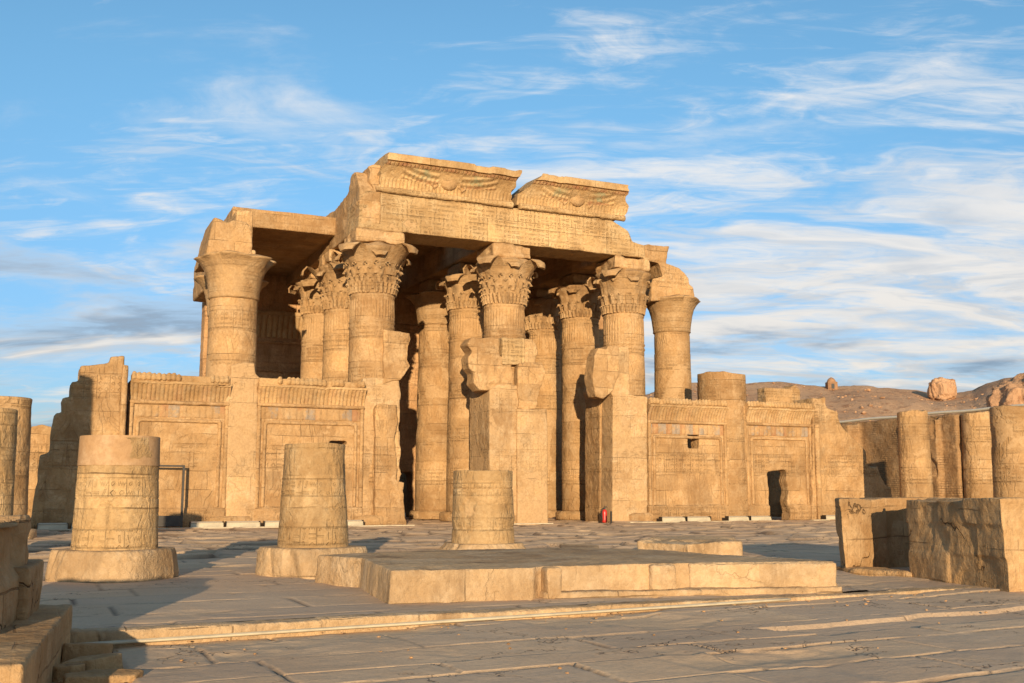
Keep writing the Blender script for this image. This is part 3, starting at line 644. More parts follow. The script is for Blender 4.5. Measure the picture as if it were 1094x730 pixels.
# ---- screen walls
def cavetto(name, x0, x1, z0, z1, yf, out, ybk, mat, parent, pitch=0.2, amp=0.03, nx=0.03, xl=None, xr=None, lip=0.22, relief=None, chip=0.1, seed=0.0, **kw):
    """hollow cornice: concave front with upright ribs, flat lip, running along X"""
    L = x1 - x0; n = int(L / nx); prof = []; H = z1 - z0
    nc = max(12, int(H / .04))
    for i in range(nc + 1):
        s = i / nc; z = z0 + (H - lip) * s; y = yf - out * (1 - math.cos(s * math.pi / 2)) ** 1.0; prof.append((y, z, 1 if 0.02 < s < .97 else 0, s))
    ye = yf - out - (.13 if out > .5 else .05)
    for i in range(5): prof.append((ye, z1 - lip + lip * i / 4 * .9, 0, 1))
    prof.append((ye + .05, z1, 0, 1)); m_ = 8
    for i in range(1, m_ + 1): prof.append((ye + (ybk - ye) * i / m_, z1, 0, 1))
    for i in range(1, 7): prof.append((ybk, z1 + (z0 - z1) * i / 6, 0, 1))
    for i in range(1, m_): prof.append((ybk + (yf - ybk) * i / m_, z0, 0, 0))
    P_ = np.array(prof); s = np.linspace(0, 1, n + 1)
    Zp = np.repeat(P_[:, 1:2], n + 1, 1); Yp = np.repeat(P_[:, 0:1], n + 1, 1); mk = np.repeat(P_[:, 2:3], n + 1, 1); sv = np.repeat(P_[:, 3:4], n + 1, 1)
    xa = np.full_like(Zp, x0) if xl is None else np.interp(Zp, [p[1] for p in xl], [p[0] for p in xl])
    xb = np.full_like(Zp, x1) if xr is None else np.interp(Zp, [p[1] for p in xr], [p[0] for p in xr])
    Xp = xa + (xb - xa) * s[None]
    endf = np.minimum(Xp - xa, xb - Xp)
    jag = (fbm(np.stack([Yp * 2, Zp * 3.2, np.full_like(Zp, seed)], -1), 3) - .5)
    Xp = Xp + jag * .45 * np.exp(-(Xp - xa) / .3) * (1 if xl is not None else 0) - jag * .45 * np.exp(-(xb - Xp) / .3) * (1 if xr is not None else 0)
    rib = (np.abs(np.cos(Xp * math.pi / pitch)) ** .7 - .5) * amp
    if relief is not None:
        hgt, colr = relief(Xp, sv, rib); Yp = Yp - mk * hgt
    else: Yp = Yp - mk * rib; colr = None
    pts = np.stack([Xp, Yp, Zp], -1)
    nn = (fbm(pts * 1.3 + seed, 4) - .5); Yp = Yp + nn * .08; Zp = Zp + nn * .05
    ch = np.clip((fbm(np.stack([Xp * 1.1, Yp * 0, Xp * 0 + seed], -1), 4) - .52) * 6, 0, 1) * chip
    Zp = Zp - ch * np.clip((Zp - (z1 - lip * 1.5)) / lip, 0, 1)
    Yp = Yp + (fbm(pts * 3 + seed + 4, 3) - .5) * .05 * (1 - mk * .5) + ch * .6 * np.clip((sv - .8) / .2, 0, 1) * (Yp < (yf + .1))
    me = grid_mesh(name, Xp.T, Yp.T, Zp.T, True)
    b = bmesh.new(); b.from_mesh(me); b.verts.ensure_lookup_table(); K = len(prof)
    b.faces.new([b.verts[i] for i in range(K)][::-1]); b.faces.new([b.verts[n * K + i] for i in range(K)])
    bmesh.ops.recalc_face_normals(b, faces=b.faces); b.to_mesh(me); b.free(); smooth(me); sharpen(me, 60); box_uv(me)
    if colr is not None:
        C4 = np.concatenate([colr * mk[..., None], np.ones_like(mk)[..., None]], -1).transpose(1, 0, 2).reshape(-1, 4)
        ca = me.color_attributes.new('paint', 'FLOAT_COLOR', 'POINT'); ca.data.foreach_set('color', C4.astype(np.float32).ravel())
    return link(name, me, mat, parent, **kw)
def par(o, p):                        # parent keeping world place, both levels
    o.parent = p; o.matrix_parent_inverse = Matrix.Translation(-(Vector((22, 52, 0)) if p is T else Vector(p['_o']) if '_o' in p else Vector((22, 52, 0)))); return o
def tpart(o): o.parent = T; o.matrix_parent_inverse = Matrix.Translation((-22, -52, 0)); return o
def sub(o, p): o.parent = p; o.matrix_parent_inverse = Matrix.Identity(4); return o    # p's mesh sits in site coordinates

# paint that still clings to the carved friezes
def painted(name, base, cols, amt=.6):
    m = stone(name, col=base, relief=0.0, patch=0, stain=0.35, joints=(2.4, 9))
    t = NT(m.node_tree); bs = [n for n in m.node_tree.nodes if n.type == 'BSDF_PRINCIPLED'][0]
    old = bs.inputs['Base Color'].links[0].from_socket
    at = t.n('ShaderNodeAttribute'); at.attribute_name = 'paint'; ch = t.sep(at.outputs['Color'])
    pos = t.n('ShaderNodeNewGeometry').outputs['Position']; wr = t.ss(t.noise(pos, 2.5, 6, .7), 0.42, 0.60)
    c = old
    for k in range(3): c = t.mix(t.m('MULTIPLY', t.m('MULTIPLY', ch[k], wr), amt), c, cols[k])
    t.put(bs, 'Base Color', c); return m
M['cornice'] = painted('painted_cornice', (0.50, 0.335, 0.175), ((0.42, 0.17, 0.09), (0.20, 0.27, 0.17), (0.13, 0.06, 0.03)), .75)
M['uraeus'] = painted('painted_frieze', (0.49, 0.32, 0.165), ((0.36, 0.18, 0.10), (0.30, 0.24, 0.16), (0.2, 0.1, 0.06)), .22)

def uraeus(name, x0, x1, z0, z1, yf, parent, seed=0.0, pitch=.215, missing=()):
    """row of rearing cobras with discs on top of the screen wall"""
    bm = bmesh.new(); rs = random.Random(seed); x = x0 + pitch / 2; H = z1 - z0
    while x < x1:
        if not any(a <= x <= b for a, b in missing) and rs.random() > .06:
            h = H * rs.uniform(.80, .95)
            pts = [(x, yf + .12, z0), (x, yf - .02, z0 + h * .3), (x, yf - .05, z0 + h * .55), (x, yf + .02, z0 + h * .75)]
            tube(bm, pts, [.09, .11, .11, .09], 8)
            bmesh.ops.create_uvsphere(bm, u_segments=8, v_segments=6, radius=.10, matrix=Matrix.Translation((x, yf + .0, z0 + h * .84)) @ Matrix.Diagonal((1, .8, .9, 1)))
        x += pitch
    box(bm, x0, x1, yf + .02, yf + .5, z0 - .05, z0 + H * .74)
    return sub(solid(name, bm, M['uraeus'], vox=.045, erode=3, disp=.015, seed=seed), parent)
def frieze_relief(X, s, rib): return rib, np.stack([(np.floor(X / .4) % 3 == 0) * 1., (np.floor(X / .4) % 3 == 1) * 1., s * 0], -1)
def screen(x0, x1, ztop, label, seed, hole=None, door=None, yf=FR, thick=1.5, missing=()):
    zc = ztop - 1.35 ; bm = bmesh.new(); pts = [(x0, 0), (x1, 0), (x1, zc), (x0, zc)]
    body = pts
    if door:
        (a, b, h) = door
        poly = [(x0, 0), (a + .05, 0), (a - .05, .9), (a + .02, 1.7), (a - .08, h - .15), (a - .02, h), (b - .15, h + .12), (b + .05, h - .05), (b - .1, h - .5), (b + .07, 1.7), (b - .07, 1.1), (b + .08, .5), (b, 0), (x1, 0), (x1, zc), (x0, zc)]
        prism_y(bm, poly, yf, yf + .75)
    elif hole:
        a, b, c_, d_ = hole
        for q in ((x0, a, 0, zc), (b, x1, 0, zc), (a - .01, b + .01, 0, c_), (a - .01, b + .01, d_, zc)): box(bm, q[0], q[1], yf, yf + .9, q[2], q[3])
    else: prism_y(bm, body, yf, yf + thick)
    # projecting plinth course and raised frame round the panel
    if door:
        box(bm, x0, door[0] - .05, yf - .12, yf + .3, 0, .85); box(bm, door[1] + .05, x1, yf - .12, yf + .3, 0, .85)
    else: box(bm, x0, x1, yf - .12, yf + .3, 0, .85)
    o = tpart(solid('screen_wall', bm, M['wall'], vox=.075, erode=5, disp=.02, seed=seed)); tag(o, label)
    bm = bmesh.new(); fx0, fx1, fz1 = x0 + .42, x1 - .42, zc - .84
    for (a, b, r_) in (((fx0, yf - .02, .9), (fx0, yf - .02, fz1), .09), ((fx1, yf - .02, .9), (fx1, yf - .02, fz1), .09), ((fx0, yf - .02, fz1), (fx1, yf - .02, fz1), .09)):
        tube(bm, [a, ((a[0] + b[0]) / 2, a[1], (a[2] + b[2]) / 2), b], r_, 10)
    tube(bm, [(x0 + .12, yf - .02, .85), (x0 + .12, yf - .02, zc - .05)], .11, 10); tube(bm, [(x1 - .12, yf - .02, .85), (x1 - .12, yf - .02, zc - .05)], .11, 10)
    sub(solid('panel_frame', bm, M['block'], vox=.05, erode=3, disp=.02, seed=seed), o)
    c = cavetto('cornice', x0 + .02, x1 - .02, zc, ztop - .42, yf - .02, .34, yf + thick, M['uraeus'], None, pitch=.19, amp=.07, lip=.12, seed=seed, chip=.12, relief=frieze_relief); sub(c, o)
    bm = bmesh.new(); tube(bm, [(x0 + .02, yf - .06, zc - .02), ((x0 + x1) / 2, yf - .06, zc - .02), (x1 - .02, yf - .06, zc - .02)], .10, 10)
    sub(solid('torus_moulding', bm, M['block'], vox=.05, erode=3, disp=.015, seed=seed), c)
    uraeus('cobra_frieze', x0 + .05, x1 - .05, ztop - .45, ztop, yf - .22, o, seed, missing=missing)
    # band of painted emblems under the cornice
    bm = bmesh.new(); x = x0 + .3; rs = random.Random(seed)
    while x < x1 - .3:
        if rs.random() > .15:
            wv = rs.uniform(.05, .09); box(bm, x - wv, x + wv, yf - .045, yf + .06, zc - .66, zc - .16 - rs.random() * .08)
            bmesh.ops.create_uvsphere(bm, u_segments=10, v_segments=6, radius=.10, matrix=Matrix.Translation((x, yf - .01, zc - .58)) @ Matrix.Diagonal((1, .4, 1, 1)))
        x += .30
    box(bm, x0 + .2, x1 - .2, yf - .012, yf + .1, zc - .70, zc - .1)
    sub(solid('emblem_frieze', bm, M['emblem'], vox=.04, erode=3, disp=.01, seed=seed), o)
    return o
def emblem_mat():
    m = stone('emblem_paint', relief=0, patch=0, stain=.4, joints=(9, 9)); t = NT(m.node_tree)
    bs = [n for n in m.node_tree.nodes if n.type == 'BSDF_PRINCIPLED'][0]; old = bs.inputs['Base Color'].links[0].from_socket
    pos = t.n('ShaderNodeNewGeometry').outputs['Position']; x = t.sep(pos)[0]; k = t.m('FRACT', t.m('DIVIDE', x, .9))
    wr = t.ss(t.noise(pos, .7, 5, .7), .44, .56)
    c = t.mix(t.m('MULTIPLY', wr, .42), old, t.mix(t.m('GREATER_THAN', k, .45), (0.36, 0.15, 0.08), (0.15, 0.21, 0.25))); t.put(bs, 'Base Color', c); return m
M['emblem'] = emblem_mat()
xl0 = XZ([(134, 500)], FR)[0][0]; xl1 = XZ([(243, 500)], FR)[0][0]
screen(xl0, xl1 , 7.0, 'leftmost screen wall, beside the stepped end wall', 1.0, missing=((6.2, 7.3),))
x0 = XZ([(272, 500)], FR)[0][0]; x1 = XZ([(388, 500)], FR)[0][0]
o = screen(x0, x1, 7.05, 'screen wall under the roofed bay, with a small dark slot', 2.0, missing=((x0, x0 + .9), (x1 - 1.2, x1 - .5)), hole=(XZ([(352, 470)], FR)[0][0], XZ([(371, 470)], FR)[0][0], XZ([(360, 475)], FR)[0][1], XZ([(360, 471)], FR)[0][1]))
x0 = XZ([(692, 500)], FR)[0][0]; x1 = XZ([(777, 500)], FR)[0][0]
screen(x0, x1, 6.85, 'screen wall with a small square window, right of the gates', 3.0, hole=(XZ([(735, 468)], FR)[0][0], XZ([(747, 468)], FR)[0][0], XZ([(741, 479)], FR)[0][1], XZ([(741, 463.5)], FR)[0][1]))
x2 = XZ([(797, 500)], FR)[0][0]; x3 = XZ([(868, 500)], FR)[0][0]
screen(x2, x3, 6.9, 'rightmost screen wall, pierced by a rough low doorway', 4.0, door=(XZ([(822, 530)], FR)[0][0], XZ([(842, 530)], FR)[0][0], XZ([(830, 504)], FR)[0][1]))
# engaged piers in front of the columns between the bays
def jag(poly, amp, seed):
    rs_ = random.Random(seed); out = []
    for i, (x, z) in enumerate(poly):
        x2, z2 = poly[(i + 1) % len(poly)]; L_ = math.hypot(x2 - x, z2 - z); n = max(1, int(L_ / .38)); out.append((x, z))
        if min(z, z2) < .05: continue
        for k in range(1, n):
            t_ = k / n; o_ = rs_.uniform(-1, 1) * amp * (1 if rs_.random() < .5 else .25); nx_, nz_ = -(z2 - z) / L_, (x2 - x) / L_
            out.append((x + (x2 - x) * t_ + nx_ * o_, z + (z2 - z) * t_ + nz_ * o_))
    return out
def pier(name, poly, y0, y1, mat='wall', label=None, vox=.08, erode=10, disp=.04, dent=0.0, seed=0.0, extra=None):
    bm = bmesh.new(); prism_y(bm, jag(poly, .10 if name != 'architrave' and mat != 'archi' else .05, int(seed * 7)) if name != 'gate_pier' else jag(poly, .05, int(seed)), y0, y1)
    if extra: extra(bm)
    o = tpart(solid(name, bm, M[mat], vox=vox, erode=erode, disp=disp, dent=dent, seed=seed)); tag(o, label); return o
pier('pier', XZ([(241, 566), (241, 404), (247, 402), (247, 390), (262, 387), (272, 388), (274, 400), (280, 404), (276, 415), (275, 566)], FR - .1), FR - .1, FR + 1.8, 'plaster', seed=1)
pier('pier', XZ([(776, 566), (778, 430), (782, 424), (794, 426), (799, 434), (799, 566)], FR - .1), FR - .1, FR + 1.8, 'wall', seed=2)
# end walls
a = XZ([(32, 566), (43, 486), (53, 484), (56, 455), (59, 441), (67, 441), (67, 425), (76, 424), (76, 408), (85, 408), (86, 391), (118, 388), (118, 381), (133, 380), (134, 400), (130, 420), (128, 566)], FR - .5)
pier('end_wall', a, FR - .5, FR + 1.6, 'wall', 'stepped ruined end wall at the left of the facade', seed=3, vox=.09, dent=.05)
a = XZ([(868, 560), (869, 425), (882, 424), (884, 436), (895, 440), (900, 455), (906, 462), (918, 474), (926, 482), (927, 497), (939, 498), (941, 512), (946, 518), (948, 560)], FR - .3)
pier('end_wall', a, FR - .3, FR + 1.6, 'wall', 'broken end wall stepping down at the right of the facade', seed=4, vox=.09, dent=.05)
bm = bmesh.new(); xx = XZ([(873, 500)], FR - .3)[0][0]; tube(bm, [(xx, FR - .36, 0), (xx, FR - .36, 3), (xx + .05, FR - .33, 5.6)], .17, 12)
tpart(solid('corner_moulding', bm, M['block'], vox=.06, erode=4, disp=.02))
bm = bmesh.new(); xx = XZ([(131, 500)], FR - .5)[0][0]; tube(bm, [(xx - .1, FR - .55, 0), (xx - .1, FR - .55, 4), (xx - .1, FR - .52, 7.2)], .15, 12)
tpart(solid('corner_moulding', bm, M['block'], vox=.06, erode=4, disp=.02))

# ---- gate jambs and the wrecked masonry clinging to the columns
Yj = FR - .35
pier('gate_jamb', XZ([(401, 566), (401, 436), (404, 432), (424, 433), (426, 452), (422, 470), (425, 500), (424, 514), (433, 515), (432, 535), (435, 562), (435, 566)], Yj), Yj, Yj + 2.2, 'wall', 'ragged left jamb of the left gate', seed=5, vox=.06, dent=.04)
pier('gate_jamb', XZ([(386, 566), (388, 404), (410, 404), (427, 404), (428, 440), (427, 515), (427, 566)], FR), FR, FR + 2.4, 'plaster', seed=6, disp=.02)
pier('wall_fragment', XZ([(409, 410), (410, 352), (438, 356), (440, 362), (437, 372), (436, 384), (440, 391), (435, 398), (428, 406), (412, 410)], FR - .05), FR - .05, FR + 1.4, 'block', 'broken block jutting from the right side of the left gate column', seed=7, vox=.06, dent=.06)
# middle pier between the two gates
pier('gate_pier', XZ([(523, 566), (523, 414), (535, 410), (556, 412), (556, 566)], Yj), Yj, Yj + 2.8, 'plaster', 'tall patched pier between the two gates', seed=8, vox=.07, disp=.025)
pier('gate_pier', XZ([(553, 566), (553, 437), (585, 437), (586, 566)], Yj - .18), Yj - .18, Yj + 2.6, 'plaster', seed=9, vox=.07, disp=.025)
pier('wall_fragment', XZ([(523, 417), (514, 417), (507, 409), (508, 399), (502, 393), (501, 381), (506, 376), (500, 367), (505, 360), (516, 361), (534, 362), (535, 380), (548, 388), (550, 412), (535, 416)], Yj - .1), Yj + .02, Yj + 1.1, 'block', 'rounded broken lintel end on the left of the middle pier', seed=10, vox=.06, dent=.10)
pier('wall_fragment', XZ([(537, 390), (537, 360), (561, 361), (562, 390)], Yj - .05), Yj - .05, Yj + 1.4, 'archi', seed=11, vox=.06)
pier('wall_fragment', XZ([(559, 392), (559, 362), (569, 363), (573, 369), (573, 392)], Yj + .5), Yj + .5, Yj + 2.4, 'plaster', seed=12, vox=.06)
pier('wall_fragment', XZ([(553, 437), (555, 388), (579, 387), (583, 398), (580, 408), (578, 420), (573, 437)], Yj - .14), Yj - .14, Yj + 1.6, 'block', 'broken carved block low on the right of the middle pier', seed=13, vox=.06, dent=.08)
# right gate column masonry
pier('gate_jamb', XZ([(654, 566), (655, 424), (650, 415), (660, 390), (661, 371), (672, 369), (673, 420), (692, 424), (692, 566)], Yj + .1), Yj + .1, Yj + 3.2, 'plaster', 'cracked right jamb of the right gate', seed=14, vox=.07, disp=.03)
pier('wall_fragment', XZ([(637, 424), (634, 410), (635, 380), (640, 371), (648, 373), (650, 369), (662, 370), (662, 400), (655, 418), (645, 426)], Yj - .05), Yj - .05, Yj + .95, 'block', 'hooked broken block on the left of the right gate column', seed=15, vox=.06, erode=4, dent=.03)
pier('gate_jamb', [(p[0], p[1]) for p in XZ([(641, 560), (641, 424), (658, 424), (658, 560)], FR + 1.0)], FR + 1.0, FR + 2.8, 'wall', seed=16)
# ---- architraves
AZ0, AZ1 = 14.75, 16.75
YA0, YA1 = YF - 1.15, YF + 1.15
a = [(CX[1] - 1.05, AZ0), (CX[3] + .9, AZ0), (CX[3] + 1.15, AZ0 + 0.05)]
a = [(CX[1] - 1.15, AZ0), (CX[3] + 1.25, AZ0)] + [(x, z) for x, z in XZ([(689, 278), (690, 262), (676, 258), (672, 247), (665, 242)], YA0)] + [(CX[3] - 1.4, AZ1), (CX[1] - .75, AZ1), (CX[1] - 1.1, AZ1 - .35)]
arch = pier('architrave', a, YA0, YA1, 'archi', 'long inscribed beam over the two gates', seed=20, vox=.08, erode=6, disp=.03)
a = XZ([(686, 278), (688, 262), (700, 261), (716, 263), (714, 270), (712, 292), (708, 296), (704, 282), (696, 280)], YA0 + .3)
pier('architrave', a, YA0 + .3, YA1, 'block', 'broken stub of beam at the right end of the roofline', seed=21, vox=.07, dent=.05)
def ybeam(ix, y0, y1, z0, z1, w_=1.1, label=None, seed=0., mat='block', endcut=None):
    bm = bmesh.new(); x = CX[ix]
    prism_x(bm, endcut or [(y0, z0), (y1, z0), (y1, z1), (y0, z1)], x - w_, x + w_)
    o = tpart(solid('architrave', bm, M[mat], vox=.09, erode=8, disp=.03, seed=seed, dent=.04)); tag(o, label); return o
ybeam(1, YA0 + .05, 67.6, AZ0, 16.9, label='beam running back from the left gate column', seed=22, endcut=[(YA0 + .05, AZ0), (67.6, AZ0), (67.6, 17.0), (56.5, 17.0), (55.2, 16.9), (54.0, 17.05), (53.2, 17.2), (52.6, 17.9), (52.3, 18.0), (51.6, 17.9), (YA0 + .05, 16.8)])
ybeam(2, YA1 - .1, 67.6, AZ0, 16.7, seed=23); ybeam(3, YA1 - .1, 67.6, AZ0, 16.6, seed=24)
# left corner block over the first column, its cornice broken away
bm = bmesh.new(); L0 = XZ([(218, 277), (229, 230), (243, 236), (250, 234), (264, 236), (270, 241), (271, 277)], YF - .9)
prism_y(bm, L0, YF - .9, YF + 2.6)
box(bm, CX[0] + .12, CX[0] + .98, YF + 1, 67.6, 13.3, 15.6)
o = tpart(solid('architrave', bm, M['block'], vox=.09, erode=8, disp=.03, dent=.05, seed=25)); tag(o, 'sloping corner block and beam above the leftmost column')
# ceiling slabs (blue-black soffits in deep shade)
M['soffit'] = stone('ceiling_stone', col=(0.20, 0.115, 0.07), relief=.3, patch=0, stain=.6)
def roof(x0, x1, y0, y1, z0, z1, label=None, seed=0., skew=0.):
    bm = bmesh.new(); y = y0
    while y < y1 - .1:
        yy = min(y + 1.9, y1); box(bm, x0 + random.Random(y).uniform(-.08, .08), x1, y, yy - .0, z0, z1 + random.Random(y + 1).uniform(-.05, .05)); y = yy
    o = tpart(solid('ceiling_slab', bm, M['block'], vox=.09, erode=6, disp=.02, seed=seed)); tag(o, label)
    return o
sx = XZ([(249, 220)], 55.4)[0][0]
zt = XZ([(300, 226)], 55.4)[0][1]; zb = XZ([(300, 245.5)], 55.4)[0][1]
roof(sx, CX[1] - 1.0, 55.4, 67.6, zb, zt, 'surviving ceiling slabs over the left bay', 26)
roof(CX[1] + 1.0, CX[2] - 1.0, 57.5, 67.6, 16.3, 17.0, seed=27)
roof(CX[2] + 1.0, CX[3] - 1.0, 54.5, 67.6, 16.2, 16.9, seed=28)
# ragged masonry stacked over the rightmost inner column
pier('wall_fragment', XZ([(696, 322), (697, 282), (700, 276), (716, 282), (725, 286), (736, 297), (737, 304), (741, 307), (743, 320), (741, 322)], Y2 - 1.0), Y2 - 1.0, Y2 + 1.0, 'block', 'stepped rubble masonry on top of the rightmost column', seed=29, vox=.07, dent=.06)
# ---- the two big cornices with winged discs
def wing_relief(xc, half, z0):
    def f(X, s, rib):
        q = np.abs(X - xc); u = np.clip((q - .75) / (half - .9), 0, 1)
        wz = (s > .34 + .14 * u) & (s < .86) & (q > .62) & (q < half - .25)
        fe = np.sin((s * 30 - u * 9 + np.sin(u * 3) * 2)) * .035 + .03
        fe2 = np.sin(q * 26 + s * 8) * .02 * (s < .62)
        top = s > .86
        h = np.where(top, (np.abs(np.cos(X * math.pi / .22)) > .5) * .09, np.where(wz, fe + fe2, rib * 1.2 * (s < .42)))
        pr = np.where(top, 0.0, 0.0) + ((s > .3) & (s < .5) & wz) * .6
        gr = (wz & (s > .5)) * np.clip(1 - np.abs(u - .35) * 2.5, 0, 1) * .8
        dk = np.where(top, (np.abs(np.cos(X * math.pi / .22)) <= .5) * .8, 0)
        red = np.maximum(pr, np.where(top, .9, 0))
        return h, np.stack([red, gr, dk], -1)
    return f
def big_cornice(px_l, px_r, z1, label, discx, half, xl, xr, seed):
    x0 = px_l; x1 = px_r
    c = cavetto('cornice', x0, x1, AZ1 + .18, z1, YA0 - .02, .85, YA1, M['cornice'], None, pitch=.2, amp=.05, nx=.025, lip=.38, seed=seed, chip=.07, relief=wing_relief(discx, half, AZ1), xl=xl, xr=xr)
    tpart(c); tag(c, label)
    bm = bmesh.new(); zc_ = AZ1 + 1.0; yc = YA0 - .16
    bmesh.ops.create_uvsphere(bm, u_segments=28, v_segments=18, radius=.55, matrix=Matrix.Translation((discx, yc, zc_)) @ Matrix.Diagonal((1, .45, 1, 1)))
    for s in (-1, 1):
        pts = [(discx + s * .28, yc - .03, zc_ + .42), (discx + s * .55, yc - .06, zc_ + .30), (discx + s * .66, yc - .03, zc_ - .02), (discx + s * .60, yc + .02, zc_ - .35), (discx + s * .78, yc + .04, zc_ - .52), (discx + s * .92, yc + .02, zc_ - .38), (discx + s * .90, yc - .05, zc_ - .12)]
        tube(bm, pts, [.09, .10, .09, .08, .08, .09, .10], 8)
    sub(solid('winged_disc', bm, M['capital'], vox=.035, erode=3, disp=.012, seed=seed), c)
    bm = bmesh.new(); n = 24; pts = [(x0 + .1 + (x1 - x0 - .2) * i / n, YA0 - .07, AZ1 + .10) for i in range(n + 1)]; tube(bm, pts, [.17 + .012 * math.sin(i * 3.7) for i in range(n + 1)], 12)
    sub(solid('torus_moulding', bm, M['archi'], vox=.05, erode=4, disp=.025, seed=seed, dent=.04), c)
    return c
E1 = XZ([(393, 179), (397, 195), (406, 209), (410, 166), (403, 175)], YA0)
xA = E1[0][0]
ytop = YA0 - .88
ztop1 = XZ([(480, 172)], ytop)[0][1]
xr1 = XZ([(549, 215)], YA0)[0][0]
big_cornice(xA + .3, xr1, ztop1, 'left cornice slab with a winged sun disc, more complete than the right one', XZ([(478, 198)], YA0)[0][0], 2.9,
            [(xA + .62, AZ1), (xA + .62, AZ1 + 1.2), (xA + .8, ztop1)], [(xr1 - .1, AZ1), (xr1 - .25, AZ1 + .8), (xr1 + .05, ztop1)], 31)
xl2 = XZ([(552, 215)], YA0)[0][0]; xr2 = XZ([(668, 225)], YA0)[0][0]; ztop2 = XZ([(615, 190.5)], ytop)[0][1]
big_cornice(xl2, xr2, ztop2, 'right cornice slab with a winged sun disc, broken at both ends', XZ([(615, 216)], YA0)[0][0], 2.5,
            [(xl2, AZ1), (xl2 + .05, AZ1 + .7), (xl2 + .4, AZ1 + 1.1), (xl2 + 1.0, ztop2 - .2), (xl2 + 1.15, ztop2)], [(xr2 - .35, AZ1), (xr2 + .05, AZ1 + .5), (xr2 - .1, AZ1 + .9), (xr2 - .35, AZ1 + 1.4), (xr2 - .4, ztop2)], 33)
pier('wall_fragment', XZ([(407, 212), (401, 206), (398, 198), (394, 192), (396, 184), (393, 178), (400, 175), (408, 177), (412, 190), (412, 212)], YA0 + .1), YA0 + .1, YA1 - .1, 'block', 'jagged broken end left of the left winged cornice', seed=36, vox=.06, dent=.03)
# ragged block at the left end of the roofline, behind the cornice
pier('wall_fragment', XZ([(384, 240), (385, 222), (383, 214), (392, 206), (407, 204), (407, 240)], YA0 - .05), YA0 - .05, YA0 + 1.2, 'block', 'ragged stone at the left corner of the long beam', seed=35, vox=.07, dent=.06)

# ---- back wall of the hall
bm = bmesh.new(); YB = 67.2
segs = [(9.6, 17.9), (21.0, 21.9), (23.3, 25.2), (28.4, 38.0)]
for a_, b_ in segs: box(bm, a_, b_, YB, YB + 1.5, 0, 15.9 if b_ < 30 else 14.8)
for a_, b_, z_ in ((17.8, 21.1, 8.6), (25.1, 28.5, 8.6), (21.8, 23.4, 2.9)): box(bm, a_, b_, YB, YB + 1.5, z_, 15.9)
back = tpart(solid('back_wall', bm, M['inner'], vox=.13, erode=4, disp=.03, seed=41)); tag(back, 'shaded carved rear wall of the columned hall')
cavetto('cornice', 9.8, 17.6, 11.3, 12.95, YB - .03, .5, YB + .3, M['uraeus'], None, pitch=.34, amp=.12, nx=.04, lip=.25, seed=42); sub(COL.objects[-1], back)
bm = bmesh.new()
for z_, y_ in ((11.1, .22), (9.3, .16), (7.6, .12)): box(bm, 9.8, 17.6, YB - y_, YB + .1, z_ - .18, z_)
for x_ in (9.9, 12.1, 14.6, 17.2): box(bm, x_, x_ + .35, YB - .12, YB + .1, 0, 9.1)
for gx_ in (17.9, 25.2):
    box(bm, gx_ - .8, gx_ + .0, YB - .4, YB + .1, 0, 9.4); box(bm, gx_ + 3.1, gx_ + 3.9, YB - .4, YB + .1, 0, 9.4); box(bm, gx_ - .8, gx_ + 3.9, YB - .42, YB + .1, 8.6, 10.6)
sub(solid('door_surround', bm, M['inner'], vox=.08, erode=4, disp=.02, seed=43), back)
# low walls of the halls behind, seen through the rough doorway and the gates
for q_ in ((39.5, 41.0, 53.0, 75, 4.6), (17.0, 18.2, 69, 84, 9), (28, 29.2, 69, 84, 9), (17, 29.2, 84, 85.4, 10)):
    bm = bmesh.new(); box(bm, *q_[:4], 0, q_[4]); tpart(solid('inner_wall', bm, M['inner'], vox=.16, erode=4, disp=.04, seed=44))
bm = bmesh.new(); box(bm, 44.5, 52, 57.5, 58.6, 0, 5.2)
tpart(solid('inner_wall', bm, M['wall'], vox=.12, erode=8, disp=.04, seed=45))

